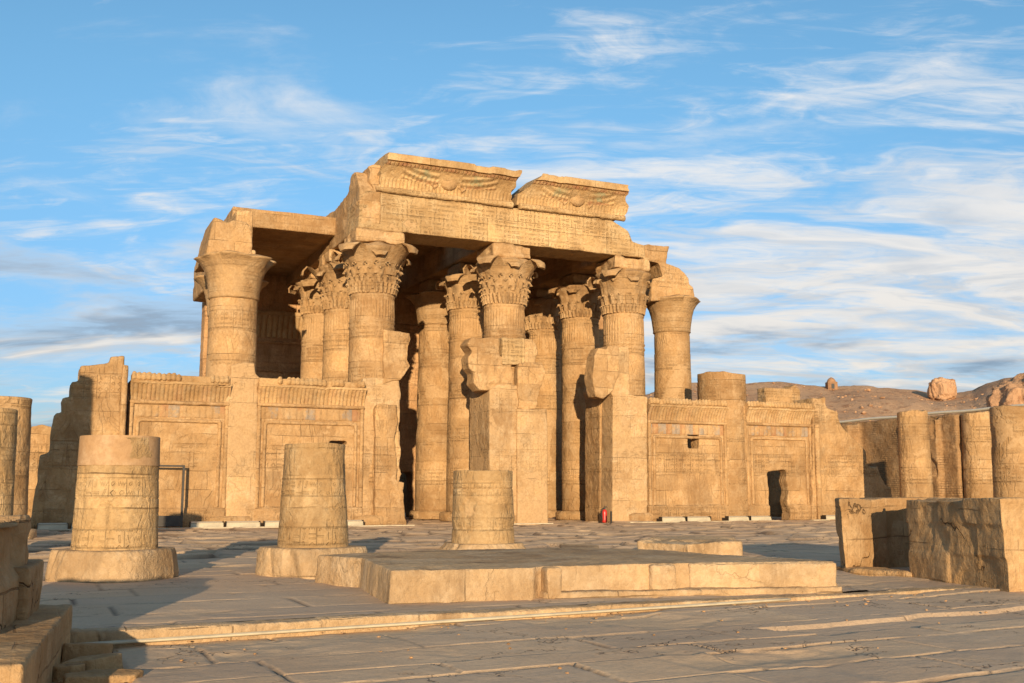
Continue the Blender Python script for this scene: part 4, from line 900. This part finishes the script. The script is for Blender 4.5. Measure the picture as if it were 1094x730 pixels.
# ------------------------------------------------------------------ column stumps of the court
def frustum_px(c, R): pass
def stump(px, Y, wpx_b, wpx_t, ytop, ybase_ground, label, plinth, seed, mat='stump', bulge=None, lean=0, sq=3.2):
    d_ = lambda X, Y_: X * math.cos(AZ) + Y_ * math.sin(AZ)
    X = float(PY(px, 560, Y)[0]); dep = d_(X, Y); R0 = wpx_b / 2 / 1140 * dep * .99; R1 = wpx_t / 2 / 1140 * dep * .99
    zt = float(PY(px, ytop, Y)[2]); hp_ = plinth[2]
    o = empty('column_stump', (X, Y, 0), label, 'column stump', 'column stumps standing in the forecourt')
    def mod(r, z, t):
        q = vn2(t * 1.5 + 3, z, 1.1, seed, 4); r = r - .03 * np.clip((q - .58) * 10, 0, 1)
        for zz in bulge or (): r = r - zz[1] * np.exp(-((z - zz[0]) / zz[2]) ** 2)
        top = np.clip((z - (zt - .25)) / .25, 0, 1); z = z + top * (vn2(np.cos(t) * 2 + 9, np.sin(t) * 2, 1, seed, 3) - .5) * .05
        return r, z
    me = lathe('shaft', [(R0 * 1.02, hp_ - .02), (R0, hp_ + .3), (R1, zt - .02), (R1 * .985, zt), (R1 * .2, zt + .01)], 0, 0, mod, seg=200, step=.02, noise=.014, seed=seed); sharpen(me, 60)
    s = bpy.data.objects.new('shaft', me); COL.objects.link(s); me.materials.append(M[mat]); s.parent = o
    rp = plinth[0] / 2 / 1140 * dep; rpb = plinth[1] / 2 / 1140 * dep
    me = lathe('plinth', [(rpb, -.12), (rpb * 1.01, .08), (rp, hp_ - .07), (rp * .97, hp_), (R0 * .5, hp_ + .01)], 0, 0, lambda r, z, t: (r * .88 * (np.abs(np.cos(t + .35 + seed * .3)) ** sq + np.abs(np.sin(t + .35 + seed * .3)) ** sq) ** (-1 / sq) - .08 * np.clip((vn2(t * 2, z * .6, 1, seed + 3, 3) - .6) * 10, 0, 1) * (r > R0 * .9), z), seg=160, step=.035, noise=.035, seed=seed + 3)
    s = bpy.data.objects.new('plinth', me); COL.objects.link(s); me.materials.append(M['slab']); s.parent = o
    return o, R0, zt
stump(124, 20.9, 86, 81, 468, 0, 'column stump with a smooth capped top, standing left, banded with carvings', (126, 131, .52), 1.3, bulge=[(1.15, .012, .012), (1.42, .012, .012), (1.75, .010, .012), (.9, .01, .015), (2.1, .01, .01)])
# new mortar cap on that first stump
st_ = COL.objects['column_stump']
X1 = float(PY(124, 560, 20.9)[0]); dep = X1 * math.cos(AZ) + 20.9 * math.sin(AZ); zt = float(PY(124, 468, 20.9)[2]); zl = float(PY(124, 498, 20.9)[2])
me = lathe('repair_cap', [(82.5 / 2 / 1140 * dep, zl), (82 / 2 / 1140 * dep, zl + .03), (80.5 / 2 / 1140 * dep, zt + .005), (80 / 2 / 1140 * dep, zt + .02), (.1, zt + .03)], 0, 0, seg=120, step=.05, noise=.008, seed=3); sharpen(me, 60)
o = bpy.data.objects.new('repair_cap', me); COL.objects.link(o); me.materials.append(stone('repair_mortar', col=(0.47, 0.30, 0.17), relief=0, joints=(99, 99), patch=0, stain=.12, rough_amt=.15)); o.parent = st_
stump(335, 20.6, 73, 64, 475, 0, 'column stump behind the left end of the low platform, narrowing upwards', (106, 108, .50), 2.6, bulge=[(1.0, .01, .02), (1.5, .01, .012), (1.25, .008, .01)], sq=4.5)
stump(516, 26.6, 66, 64, 503.5, 0, 'short worn column stump in the middle, in front of the left gate', (88, 92, .22), 3.9, bulge=[(.62, .025, .04), (1.65, .025, .015), (.9, -.02, .12)])

# ------------------------------------------------------------------ low platform (altar base)
hA = 0.46
top = XY([(339, 593), (387, 596.5), (394, 600), (418, 609.5), (571, 605.5), (576, 604.5), (728, 601.5), (733, 601.5), (892, 600), (866, 597.8), (792, 594), (704, 587.5), (640, 586), (600, 585.5), (470, 587.5)], hA)
bot = []
cxm = sum(p[0] for p in top) / len(top); cym = sum(p[1] for p in top) / len(top)
for x, y in top: bot.append((x + (x - cxm) * .012, y + (y - cym) * .012))
P0 = empty('low_platform', (cxm, cym, 0), 'long low stone platform with pale block sides in the middle foreground', 'platform')
bm = bmesh.new(); prism_z(bm, bot, -.1, hA, top)
o = solid('platform_body', bm, M['slab'], vox=.04, erode=6, disp=.012, ns=1.6, dent=.015, seed=50); o.parent = P0; o.matrix_parent_inverse = Matrix.Translation((-cxm, -cym, 0))
bm = bmesh.new(); fx0, fy0 = XY([(598, 645)], 0.0)[0]; fx1, fy1 = XY([(893, 640)], 0.0)[0]
ya = top[4][1]; yb = top[8][1]
prism_z(bm, [(top[5][0], top[5][1] - .22), (top[8][0] + .02, top[8][1] - .14), (top[8][0] - .1, top[8][1] + .3), (top[5][0], top[5][1] + .3)], -.1, .09)
o = solid('footing_step', bm, M['slab'], vox=.035, erode=8, disp=.015, ns=2, dent=.02, seed=51); o.parent = P0; o.matrix_parent_inverse = Matrix.Translation((-cxm, -cym, 0))
for (pa, pb, ex) in ((583, 598, .035), (694, 720, .03), (735, 895, .02)):
    ey_ = lambda p: float(np.interp(p, [418, 571, 728, 892], [609.5, 605.5, 601.5, 600]))
    (xa, ya), (xb, yb) = XY([(pa, ey_(pa)), (min(pb, 891), ey_(pb))], hA)
    bm = bmesh.new(); prism_z(bm, [(xa, ya - ex - .05), (xb, yb - ex - .05), (xb, yb + .2), (xa, ya + .2)], 0.0, hA - .015)
    o = solid('facing_slab', bm, M['slab'], vox=.035, erode=6, disp=.01, ns=2, seed=52 + pa); o.parent = P0; o.matrix_parent_inverse = Matrix.Translation((-cxm, -cym, 0))

# small slab behind it
a = XY([(679, 582), (735, 590), (793, 589), (791, 580), (720, 576), (690, 577)], 0.0)
q = XY([(679, 577), (735, 579), (793, 578), (785, 573.5), (735, 572.5), (700, 573.5)], 0.38)
bm = bmesh.new(); prism_z(bm, q, -.05, .38)
solid('stone_slab', bm, M['slab'], vox=.06, erode=8, disp=.03, ns=1.4, dent=.06, seed=53, label='short flat stone block lying behind the right half of the low platform', cat='stone slab')
bm = bmesh.new(); q = XY([(598, 590), (640, 590), (640, 586), (598, 585)], 0.12); prism_z(bm, q, -.05, .22)
solid('stone_slab', bm, M['slab'], vox=.06, erode=6, disp=.02, seed=54, label='thin stone slab just behind the back edge of the low platform', cat='stone slab')

# ------------------------------------------------------------------ kerb along the terrace edge, and the conduit below it
bm = bmesh.new(); x = -4.0; rs = random.Random(4)
while x < 19:
    L_ = rs.uniform(1.2, 2.0); dy = rs.uniform(-.015, .015)
    box(bm, x + .008, x + L_ - .008, KERB + dy, KERB + .33 + dy, -.3, rs.uniform(-.006, .012)); x += L_
solid('kerb', bm, M['slab'], vox=.03, erode=4, disp=.012, ns=1.6, kind='structure')
M['white'] = None
def plain(name, col, rough=.5, metal=0.0, vary=.15, sc=3.0):
    m = bpy.data.materials.new(name); m.use_nodes = True; t = NT(m.node_tree); bs = m.node_tree.nodes['Principled BSDF']
    pos = t.n('ShaderNodeTexCoord').outputs['Object']; n_ = t.noise(pos, sc, 6, .65)
    t.put(bs, 'Base Color', t.mix(t.ss(n_, .35, .7), col, tuple(c_ * (1 - vary * 2) for c_ in col))); bs.inputs['Roughness'].default_value = rough; bs.inputs['Metallic'].default_value = metal
    return m
M['white'] = plain('dusty_white_plastic', (.52, .43, .29), .5, vary=.12)
M['red'] = plain('red_paint', (.5, .03, .02), .35, vary=.05); M['black'] = plain('black_rubber_and_shade', (.02, .02, .02), .6)
M['metal'] = plain('dark_metal', (.07, .06, .05), .45, .6); M['pipe'] = plain('white_pipe', (.62, .55, .42), .4, vary=.06)
zf = lambda x: -0.17 + .011 * x
for dy_, nm, lb in ((-.10, 'conduit', 'pale cable conduit running along the foot of the terrace kerb, nearer of the two'), (-.035, 'conduit', 'pale cable conduit pressed against the terrace kerb, farther of the two')):
    bm = bmesh.new(); tube(bm, [(x_, KERB + dy_ + .01 * math.sin(x_ * 1.7 + dy_ * 40), zf(x_) + .035) for x_ in np.arange(.3, 10.6, .4)], .017, 8)
    me = to_mesh(bm); smooth(me); box_uv(me); link(nm, me, M['white'], label=lb, cat='conduit')

# ------------------------------------------------------------------ floor light troughs and cable covers at the foot of the facade
def trough(pa, pb, py, label, Y=FR - .9):
    xa = float(PY(pa, py, Y)[0]); xb = float(PY(pb, py, Y)[0])
    o = empty('floor_light', ((xa + xb) / 2, Y, 0), label, 'floor light', 'long floor lights lined up at the foot of the facade')
    L_ = (xb - xa) / 2
    bm = bmesh.new(); prism_x(bm, [(-.16, 0), (.16, 0), (.16, .26), (-.08, .22)], -L_, L_); c = hard('housing', bm, M['white']); c.parent = o
    bm = bmesh.new(); prism_x(bm, [(-.11, .232), (.13, .277), (.13, .285), (-.11, .240)], -L_ + .04, L_ - .04); c = hard('lens', bm, M['pipe']); c.parent = o
    for q_ in (-L_ - .02, L_):
        bm = bmesh.new(); box(bm, q_, q_ + .02, -.17, .17, 0, .29); c = hard('end_cap', bm, M['metal']); c.parent = o
names = ['below the stepped left end wall, farthest left', 'below the stepped end wall, half behind a stump', 'under the leftmost screen wall, its left one', 'under the column pier left of the roofed bay', 'before the slotted screen wall, left of the stump', 'before the slotted screen wall, right of the stump',
         'under the screen wall with the square window, left one', 'under the screen wall with the square window, right one', 'under the pier between the two right screen walls', 'just left of the rough low doorway', 'beneath the broken right end wall']
for (pa, pb), nm in zip(((40, 72), (76, 95), (203, 238), (241, 277), (282, 311), (367, 387), (706, 731), (733, 758), (777, 799), (801, 823), (881, 904)), names):
    trough(pa, pb, 565, 'long pale floor light ' + nm)
def strip(pa, pb, Y, label, h=.05, w_=.14):
    xa = float(PY(pa, 565, Y)[0]); xb = float(PY(pb, 565, Y)[0]); bm = bmesh.new(); x = xa
    while x < xb - .1:
        xx = min(x + 2.0, xb); box(bm, x, xx - .03, Y - w_, Y + w_, 0, h); box(bm, xx - .06, min(xx + .03, xb), Y - w_ + .01, Y + w_ - .01, 0, h - .01); x = xx
    hard('cable_cover', bm, M['white'], label=label, cat='cable cover')
strip(36, 442, FR - 1.7, 'thin pale cable cover on the ground before the left half of the facade')
strip(548, 590, FR - 1.5, 'short pale cable cover before the middle pier'); strip(672, 832, FR - 1.5, 'thin pale cable cover on the ground before the right screen walls')
strip(868, 905, FR - 1.4, 'short pale cable cover before the broken right end wall')
# metal rail and low panel by the left stump
xr = float(PY(195, 530, FR - .7)[0]); xq = float(PY(148, 530, FR - .7)[0]); zt = float(PY(195, 499, FR - .7)[2])
o = empty('metal_barrier', ((xr + xq) / 2, FR - .7, 0), 'thin dark metal rail frame standing before the leftmost screen wall', 'barrier'); hx = (xr - xq) / 2
for s in (-1, 1):
    bm = bmesh.new(); box(bm, s * hx - .05, s * hx + .05, -.05, .05, 0, zt); c = hard('post', bm, M['metal']); c.parent = o
bm = bmesh.new(); box(bm, -hx - .05, hx + .05, -.05, .05, zt, zt + .08); c = hard('rail', bm, M['metal']); c.parent = o
bm = bmesh.new(); box(bm, -hx + .05, hx - .05, -.03, .03, .08, .55); c = hard('panel', bm, M['metal']); c.parent = o
# fire extinguisher by the right gate
ex, ey = XY([(646, 558)], 0.02)[0]
o = empty('fire_extinguisher', (ex, ey, 0), 'red fire extinguisher standing at the foot of the right gate jamb', 'fire extinguisher')
me = lathe('body', [(.10, 0), (.115, .03), (.115, .46), (.09, .54), (.04, .58)], 0, 0, seg=24, step=.1, noise=0); c = bpy.data.objects.new('body', me); COL.objects.link(c); me.materials.append(M['red']); c.parent = o; c.scale = (1.2, 1.2, 1.2)
bm = bmesh.new(); tube(bm, [(0, 0, .58 * 1.2), (0, 0, .8)], .035, 8); box(bm, -.04, .16, -.02, .02, .78, .81); box(bm, -.04, .14, -.02, .02, .84, .87); c = hard('valve', bm, M['black']); c.parent = o
bm = bmesh.new(); tube(bm, [(-.03, 0, .76), (-.14, -.03, .74), (-.19, -.05, .55), (-.17, -.05, .25), (-.15, -.05, .12)], .02, 8); c = hard('hose', bm, M['black']); c.parent = o
bm = bmesh.new(); box(bm, -.03, .03, -.03, .03, 0, .62); q = box(bm, -.25, .25, -.012, .012, .62, .95)
exx, eyy = XY([(653, 559)], 0.02)[0]
bm.free(); bm = bmesh.new(); box(bm, -.04, .04, -.03, .03, 0, .62); t_ = hard('marker_post', bm, M['metal'], label='short dark post just right of the fire extinguisher', cat='post'); t_.location = (exx, eyy, 0)

# ------------------------------------------------------------------ standing columns and walls of the right side
def court_column(px, X, wpx, ytop, label, seed, lean=0, mat='column', group='standing columns along the right side of the court'):
    # place by bearing and distance
    Y = X * 1.0; a_ = AZ - math.atan((px - 547) / 1151.0); Y = X * math.tan(a_)
    dep = X * math.cos(AZ) + Y * math.sin(AZ); R = wpx / 2 / 1140 * dep; zt = float(PY(px, ytop, Y)[2])
    o = empty('court_column', (X, Y, 0), label, 'column', group)
    me = lathe('shaft', [(R * 1.06, .3), (R * 1.03, 2), (R * .97, zt - .05), (R * .93, zt), (.1, zt + .02)], 0, 0, lambda r, z, t: (r - .03 * np.clip((vn2(t * 1.5 + 3, z, .7, seed, 4) - .56) * 10, 0, 1) - .015 * (np.abs((z / .95) % 1 - .5) > .47), z + np.where(z > zt - .4, (vn2(np.cos(t) * 2 + 9, np.sin(t) * 2, 1, seed, 3) - .5) * .25, 0)), seg=128, step=.06, noise=.02, seed=seed); sharpen(me, 60)
    s = bpy.data.objects.new('shaft', me); COL.objects.link(s); me.materials.append(M[mat]); s.parent = o
    me = lathe('plinth', [(R * 1.4, -.1), (R * 1.4, .28), (R, .32)], 0, 0, seg=64, step=.1, noise=.03, seed=seed)
    s = bpy.data.objects.new('plinth', me); COL.objects.link(s); me.materials.append(M['slab']); s.parent = o
    return o
court_column(979, 45, 32, 440, 'patched standing column nearest the temple, with a smooth strip down its face', 1.1)
court_column(1048, 50.5, 32, 442, 'standing column between the broken brick pier and the thick column at the right edge', 2.7)
court_column(1086, 44, 44, 436, 'thick standing column at the right edge of the picture', 4.3)
def left_column(x, y, R, zt, label, seed, mat='column', group='columns at the left edge of the court'):
    o = empty('court_column', (x, y, 0), label, 'column', group)
    me = lathe('shaft', [(R * 1.04, .3), (R, zt * .5), (R * .96, zt - .03), (R * .92, zt), (.1, zt + .02)], 0, 0, lambda r, z, t: (r - .03 * np.clip((vn2(t * 1.5 + 3, z, .7, seed, 4) - .56) * 10, 0, 1), z), seg=128, step=.06, noise=.015, seed=seed); sharpen(me, 60)
    s = bpy.data.objects.new('shaft', me); COL.objects.link(s); me.materials.append(M[mat]); s.parent = o
    me = lathe('plinth', [(R * 1.4, -.1), (R * 1.4, .28), (R, .32)], 0, 0, seg=64, step=.1, noise=.03, seed=seed)
    s = bpy.data.objects.new('plinth', me); COL.objects.link(s); me.materials.append(M['slab']); s.parent = o
left_column(-0.80, 41.5, .95, 4.85, 'taller plain column at the left edge, behind the near wall', 6.1)
left_column(-0.95, 31.0, .73, 3.70, 'carved column at the left edge, the shorter and nearer of the two', 7.3, 'stump')
left_column(-6.1, 31.5, 1.25, 9.6, 'added tall column out of view, put there to shade the left end wall', 8.3)  # unseen column, added only to throw shade on the left end wall
# mud brick enclosure wall with a pipe on top
M['brick'] = stone('mud_brick', col=(0.36, 0.225, 0.12), relief=0, joints=(.38, .14), patch=0, stain=.45, jw=.016)
bm = bmesh.new(); XW = 57.0
def yat(px, X): return X * math.tan(AZ - math.atan((px - 547) / 1151.0))
y0_, y1_ = yat(1200, XW), yat(880, XW); zt0 = float(PY(965, 447, yat(965, XW))[2])
box(bm, XW, XW + 1.6, y0_, y1_ + 6, -.2, zt0)
for px in (1003, 912): yy = yat(px, XW); box(bm, XW - 1.1, XW + .2, yy - .9, yy + .9, -.2, zt0 - .2)
solid('brick_wall', bm, M['brick'], vox=.13, erode=10, disp=.05, seed=60, label='long brown mud brick wall behind the columns on the right', cat='wall')
bm = bmesh.new(); tube(bm, [(XW + .1, y0_ + k * (y1_ - y0_) / 20, zt0 + .12 + .03 * math.sin(k * 1.3)) for k in range(21)], .10, 8)
me = to_mesh(bm); smooth(me); box_uv(me); link('pipe', me, M['pipe'], label='white pipe lying along the top of the mud brick wall', cat='pipe')
# broken brick pier between the columns
bm = bmesh.new(); ya_, yb_ = yat(1031, 50), yat(1000, 50); zt = float(PY(1015, 443, (ya_ + yb_) / 2)[2])
prism_x(bm, [(ya_, 0), (ya_, zt - .1), (ya_ + .9, zt), ((ya_ + yb_) / 2, zt - .15), (yb_ - .1, zt), (yb_, 0)], 49.6, 51.0)
box(bm, 49.2, 50.2, (ya_ + yb_) / 2 + .1, yb_ + .1, 0, zt - .3)
solid('ruined_pier', bm, M['brick'], vox=.09, erode=14, disp=.06, dent=.12, seed=61, label='broken brick pier standing between two columns on the right', cat='pier')
bm = bmesh.new(); a = XZ([(923, 560), (925, 498), (938, 499), (943, 513), (948, 519), (953, 520), (956, 560)], 54.5); prism_y(bm, a, 54.5, 55.8)
solid('ruined_wall', bm, M['block'], vox=.09, erode=10, disp=.05, dent=.06, seed=62, label='low stepped wall remnant behind the right end wall of the temple', cat='wall')
# lit wall remnant at the far left
bm = bmesh.new(); a = XZ([(18, 566), (22, 470), (33, 456), (44, 453), (57, 455), (62, 566)], 54.0); prism_y(bm, a, 54.0, 55.4)
solid('ruined_wall', bm, M['wall'], vox=.09, erode=10, disp=.05, dent=.06, seed=63, label='sunlit wall remnant at the far left, behind the stepped end wall', cat='wall')
# upright block against the hill behind the right screens
bm = bmesh.new(); Yk = 70.0; a = XZ([(845, 470), (846, 413), (850, 411), (855, 416), (857, 470)], Yk); prism_y(bm, a, Yk, Yk + 1.5); box(bm, a[0][0] - 2.2, a[0][0] + .3, Yk + .2, Yk + 1.4, 0, a[1][1] - .15); box(bm, a[0][0] - 2, a[-1][0], Yk + .1, Yk + 1.45, 0, 5)
solid('ruined_wall', bm, M['wall'], vox=.1, erode=8, disp=.04, seed=64, label='upright wall stump rising above the rightmost screen wall against the hill', cat='wall')
# domed tomb on the ridge
tx, ty = at_px(893, 322); tz = 1.5 + (528 - 413.5) / 1151.0 * 322 * math.cos(math.atan((893 - 547) / 1151.0)) - .6
M['tomb'] = stone('tomb_plaster', col=(0.34, 0.20, 0.12), relief=0, joints=(2, 1), patch=0, stain=.5)
o = empty('domed_tomb', (tx, ty, tz), 'tiny square domed tomb on the crest of the hill', 'tomb')
bm = bmesh.new(); box(bm, -1.45, 1.45, -1.45, 1.45, -1.2, 2.1); t_ = solid('walls', bm, M['tomb'], vox=.15, erode=3, disp=.05); t_.parent = o; o.rotation_euler = (0, 0, AZ - rad(90))
me = lathe('dome', [(1.3, 2.0), (1.25, 2.4), (.9, 3.0), (.4, 3.35), (.08, 3.5)], 0, 0, seg=32, step=.15, noise=.03); t_ = bpy.data.objects.new('dome', me); COL.objects.link(t_); me.materials.append(M['tomb']); t_.parent = o
bm = bmesh.new(); box(bm, -.42, .42, -1.53, -1.40, .1, 1.5); t_ = hard('doorway', bm, M['black']); t_.parent = o  # black panel on the wall paints the shade of the door opening

# ------------------------------------------------------------------ near wall on the right
bm = bmesh.new()
A_ = XY([(904, 611)], 0)[0]; B_ = XY([(972, 616)], 0)[0]; C_ = XY([(1078, 632)], 0)[0]; zT = 1.44
# block 2: the nearer, larger mass
p_ = [B_, C_, (C_[0] + 3.5, C_[1] + .25), (C_[0] + 3.5, B_[1] + 1.2), (B_[0] + .9, B_[1] + .7)]
cs = [(B_[0] + (C_[0] - B_[0]) * t_, B_[1] + (C_[1] - B_[1]) * t_) for t_ in (0, .30, .66, 1)]
rq = random.Random(21)
prism_z(bm, [(x + .03, y) for x, y in p_], -.15, zT - .05)
for z0_, z1_, cut in ((-.12, .48, (0, .45, 1)), (.49, .98, (0, .28, .72, 1)), (1.0, zT, (0, .34, .63, 1))):
    for t0_, t1_ in zip(cut, cut[1:]):
        o_ = rq.uniform(-.05, .035) - (.03 if z0_ > .9 else 0); g_ = .012
        xa_, ya_ = B_[0] + (C_[0] - B_[0]) * (t0_ + g_ * .5), B_[1] + (C_[1] - B_[1]) * (t0_ + g_ * .5)
        xb_, yb_ = B_[0] + (C_[0] - B_[0]) * (t1_ - g_ * .5), B_[1] + (C_[1] - B_[1]) * (t1_ - g_ * .5)
        prism_z(bm, [(xa_ + o_, ya_), (xb_ + o_, yb_), (xb_ + .8, yb_), (xa_ + .8, ya_)], z0_, z1_ - (rq.uniform(0, .07) if z1_ == zT else .012))

p2 = [(B_[0] + .10, B_[1] - .05), (C_[0] + .06, C_[1] + .02), (C_[0] + 3.5, C_[1] + .2), (C_[0] + 3.5, B_[1] + 1.2), (B_[0] + .3, B_[1] + .6)]
prism_z(bm, [(x + .25, y) for x, y in p2], zT - .5, zT - .02)
o = empty('near_right_wall', (B_[0], B_[1], 0), 'broken thick wall of big cracked blocks in the right foreground', 'wall')
def put(o_, parent_, x, y): o_.parent = parent_; o_.matrix_parent_inverse = Matrix.Translation((-x, -y, 0)); return o_
put(solid('front_block', bm, M['near'], vox=.035, erode=10, disp=.012, ns=1.3, dent=.04, seed=70), o, B_[0], B_[1])
bm = bmesh.new()
D_ = XY([(950, 608)], 0)[0]; E_ = XY([(992, 606)], 0)[0]
p3 = [(A_[0], A_[1]), (D_[0], D_[1]), (D_[0] + .10, D_[1] + .30), (E_[0], E_[1] + .25), (E_[0] + 1.5, E_[1] + .3), (E_[0] + 1.5, E_[1] + 1.6), (A_[0] + .85, A_[1] + 1.25)]
t3 = [(x - (.10 if i == 0 else 0), y) for i, (x, y) in enumerate(p3)]
prism_z(bm, p3, -.15, zT - .02, t3)
put(solid('rear_block', bm, M['near'], vox=.035, erode=12, disp=.02, ns=1.2, dent=.08, seed=71), o, B_[0], B_[1])
bm = bmesh.new()
prism_z(bm, [(A_[0] - .15, A_[1] - .25), (B_[0] - .1, B_[1] - .2), (B_[0] + .3, B_[1] + .8), (A_[0] + .2, A_[1] + .8)], -.1, .10)
put(solid('footing', bm, M['near'], vox=.035, erode=12, disp=.03, ns=1.5, dent=.05, seed=72), o, B_[0], B_[1])

# ------------------------------------------------------------------ near wall on the left
e = rad(6.4); dv = Vector((math.sin(e), math.cos(e))); pv = Vector((math.cos(e), -math.sin(e)))
Q0 = XY([(76, 691)], -.17)[0]
def lp(s, r): v = Vector(Q0) - dv * s - pv * r; return (v.x, v.y)        # s metres towards the camera, r metres to the left
o = empty('near_left_wall', (Q0[0], Q0[1], 0), 'chipped stepped stone wall end at the left edge of the foreground', 'wall')
bm = bmesh.new(); prism_z(bm, [lp(0, 0), lp(4.5, 0), lp(4.5, 3), lp(0, 3)], -.4, .30)
put(solid('bottom_course', bm, M['near'], vox=.03, erode=10, disp=.02, ns=1.5, dent=.06, seed=80), o, *Q0)
def rr_(px, s):        # leftward offset so that the far corner shows at photo column px
    for k in range(400):
        r_ = k * .01; x, y = lp(s, r_); pxx = 547 + 1151 * (x * math.sin(AZ) - y * math.cos(AZ)) / (x * math.cos(AZ) + y * math.sin(AZ))
        if pxx <= px: return r_
    return 1
r2 = rr_(52, .35); r3 = rr_(38, .75)
bm = bmesh.new(); prism_z(bm, [lp(.35, r2), lp(1.6, r2), lp(1.6, 3), lp(.35, 3)], .25, .80)
put(solid('middle_course', bm, M['near'], vox=.03, erode=8, disp=.015, ns=1.5, dent=.03, seed=81), o, *Q0)
bm = bmesh.new(); prism_z(bm, [lp(.75, r3), lp(2.2, r3 + .02), lp(3.6, r3 + .25), lp(3.6, 3), lp(.75, 3)], .27, 1.29)
put(solid('top_block', bm, M['near'], vox=.03, erode=16, disp=.03, ns=1.2, dent=.10, seed=82), o, *Q0)
# broken flat stones beside it
rs = random.Random(12)
for i, (px, py, L_, W_, z_, lb) in enumerate(((92, 706, .55, .30, .0, 'topmost flat broken stone by the foot of the left wall'), (96, 716, .62, .32, .0, 'middle flat broken stone by the foot of the left wall'), (108, 728, .8, .36, .0, 'long low flat stone in front of the other broken stones'), (74, 722, .35, .3, .0, 'small dark stone wedged against the left wall'))):
    x, y = XY([(px, py)], -.17)[0]; bm = bmesh.new(); n = 7
    pl = [(math.cos(k * math.tau / n) * L_ / 2 * rs.uniform(.75, 1.1), math.sin(k * math.tau / n) * W_ / 2 * rs.uniform(.7, 1.1)) for k in range(n)]
    h_ = (.17, .12, .08, .1)[i]; prism_z(bm, pl, -.08, h_)
    t_ = solid('loose_stone', bm, M['near'], vox=.02, erode=4, disp=.012, ns=3, seed=i * 3.3, label=lb, cat='stone', group='loose broken stones by the left wall'); t_.location = (x, y, -.17 + z_); t_.rotation_euler = (rad(rs.uniform(-6, 6)), rad(rs.uniform(-5, 5)), rad(20 + rs.uniform(-15, 15)))
# pebbles: countless
bm = bmesh.new(); rs = random.Random(5)
for k in range(300):
    if k < 170: x, y = XY([(rs.uniform(62, 92), rs.uniform(700, 735))], -.17)[0]; zb_ = -.21
    else: x = rs.uniform(.5, 15); y = rs.choice([KERB - .05 - rs.random() ** 2 * .5, rs.uniform(8.6, 12.8)]); zb_ = zf(x) - .005
    s = rs.uniform(.006, .022) * (1.3 if k < 170 else 1)
    g = bmesh.ops.create_icosphere(bm, subdivisions=1, radius=s, matrix=Matrix.Translation((x, y, zb_ + s * .5)) @ Matrix.Rotation(rs.uniform(0, 6), 4, 'Z') @ Matrix.Diagonal((1.4, 1, .6, 1)))
me = to_mesh(bm); box_uv(me); link('gravel', me, M['inner'], label='small pebbles and grit scattered on the paving', kind='stuff')

for o in list(bpy.data.objects):
    if '_o' in o: del o['_o']
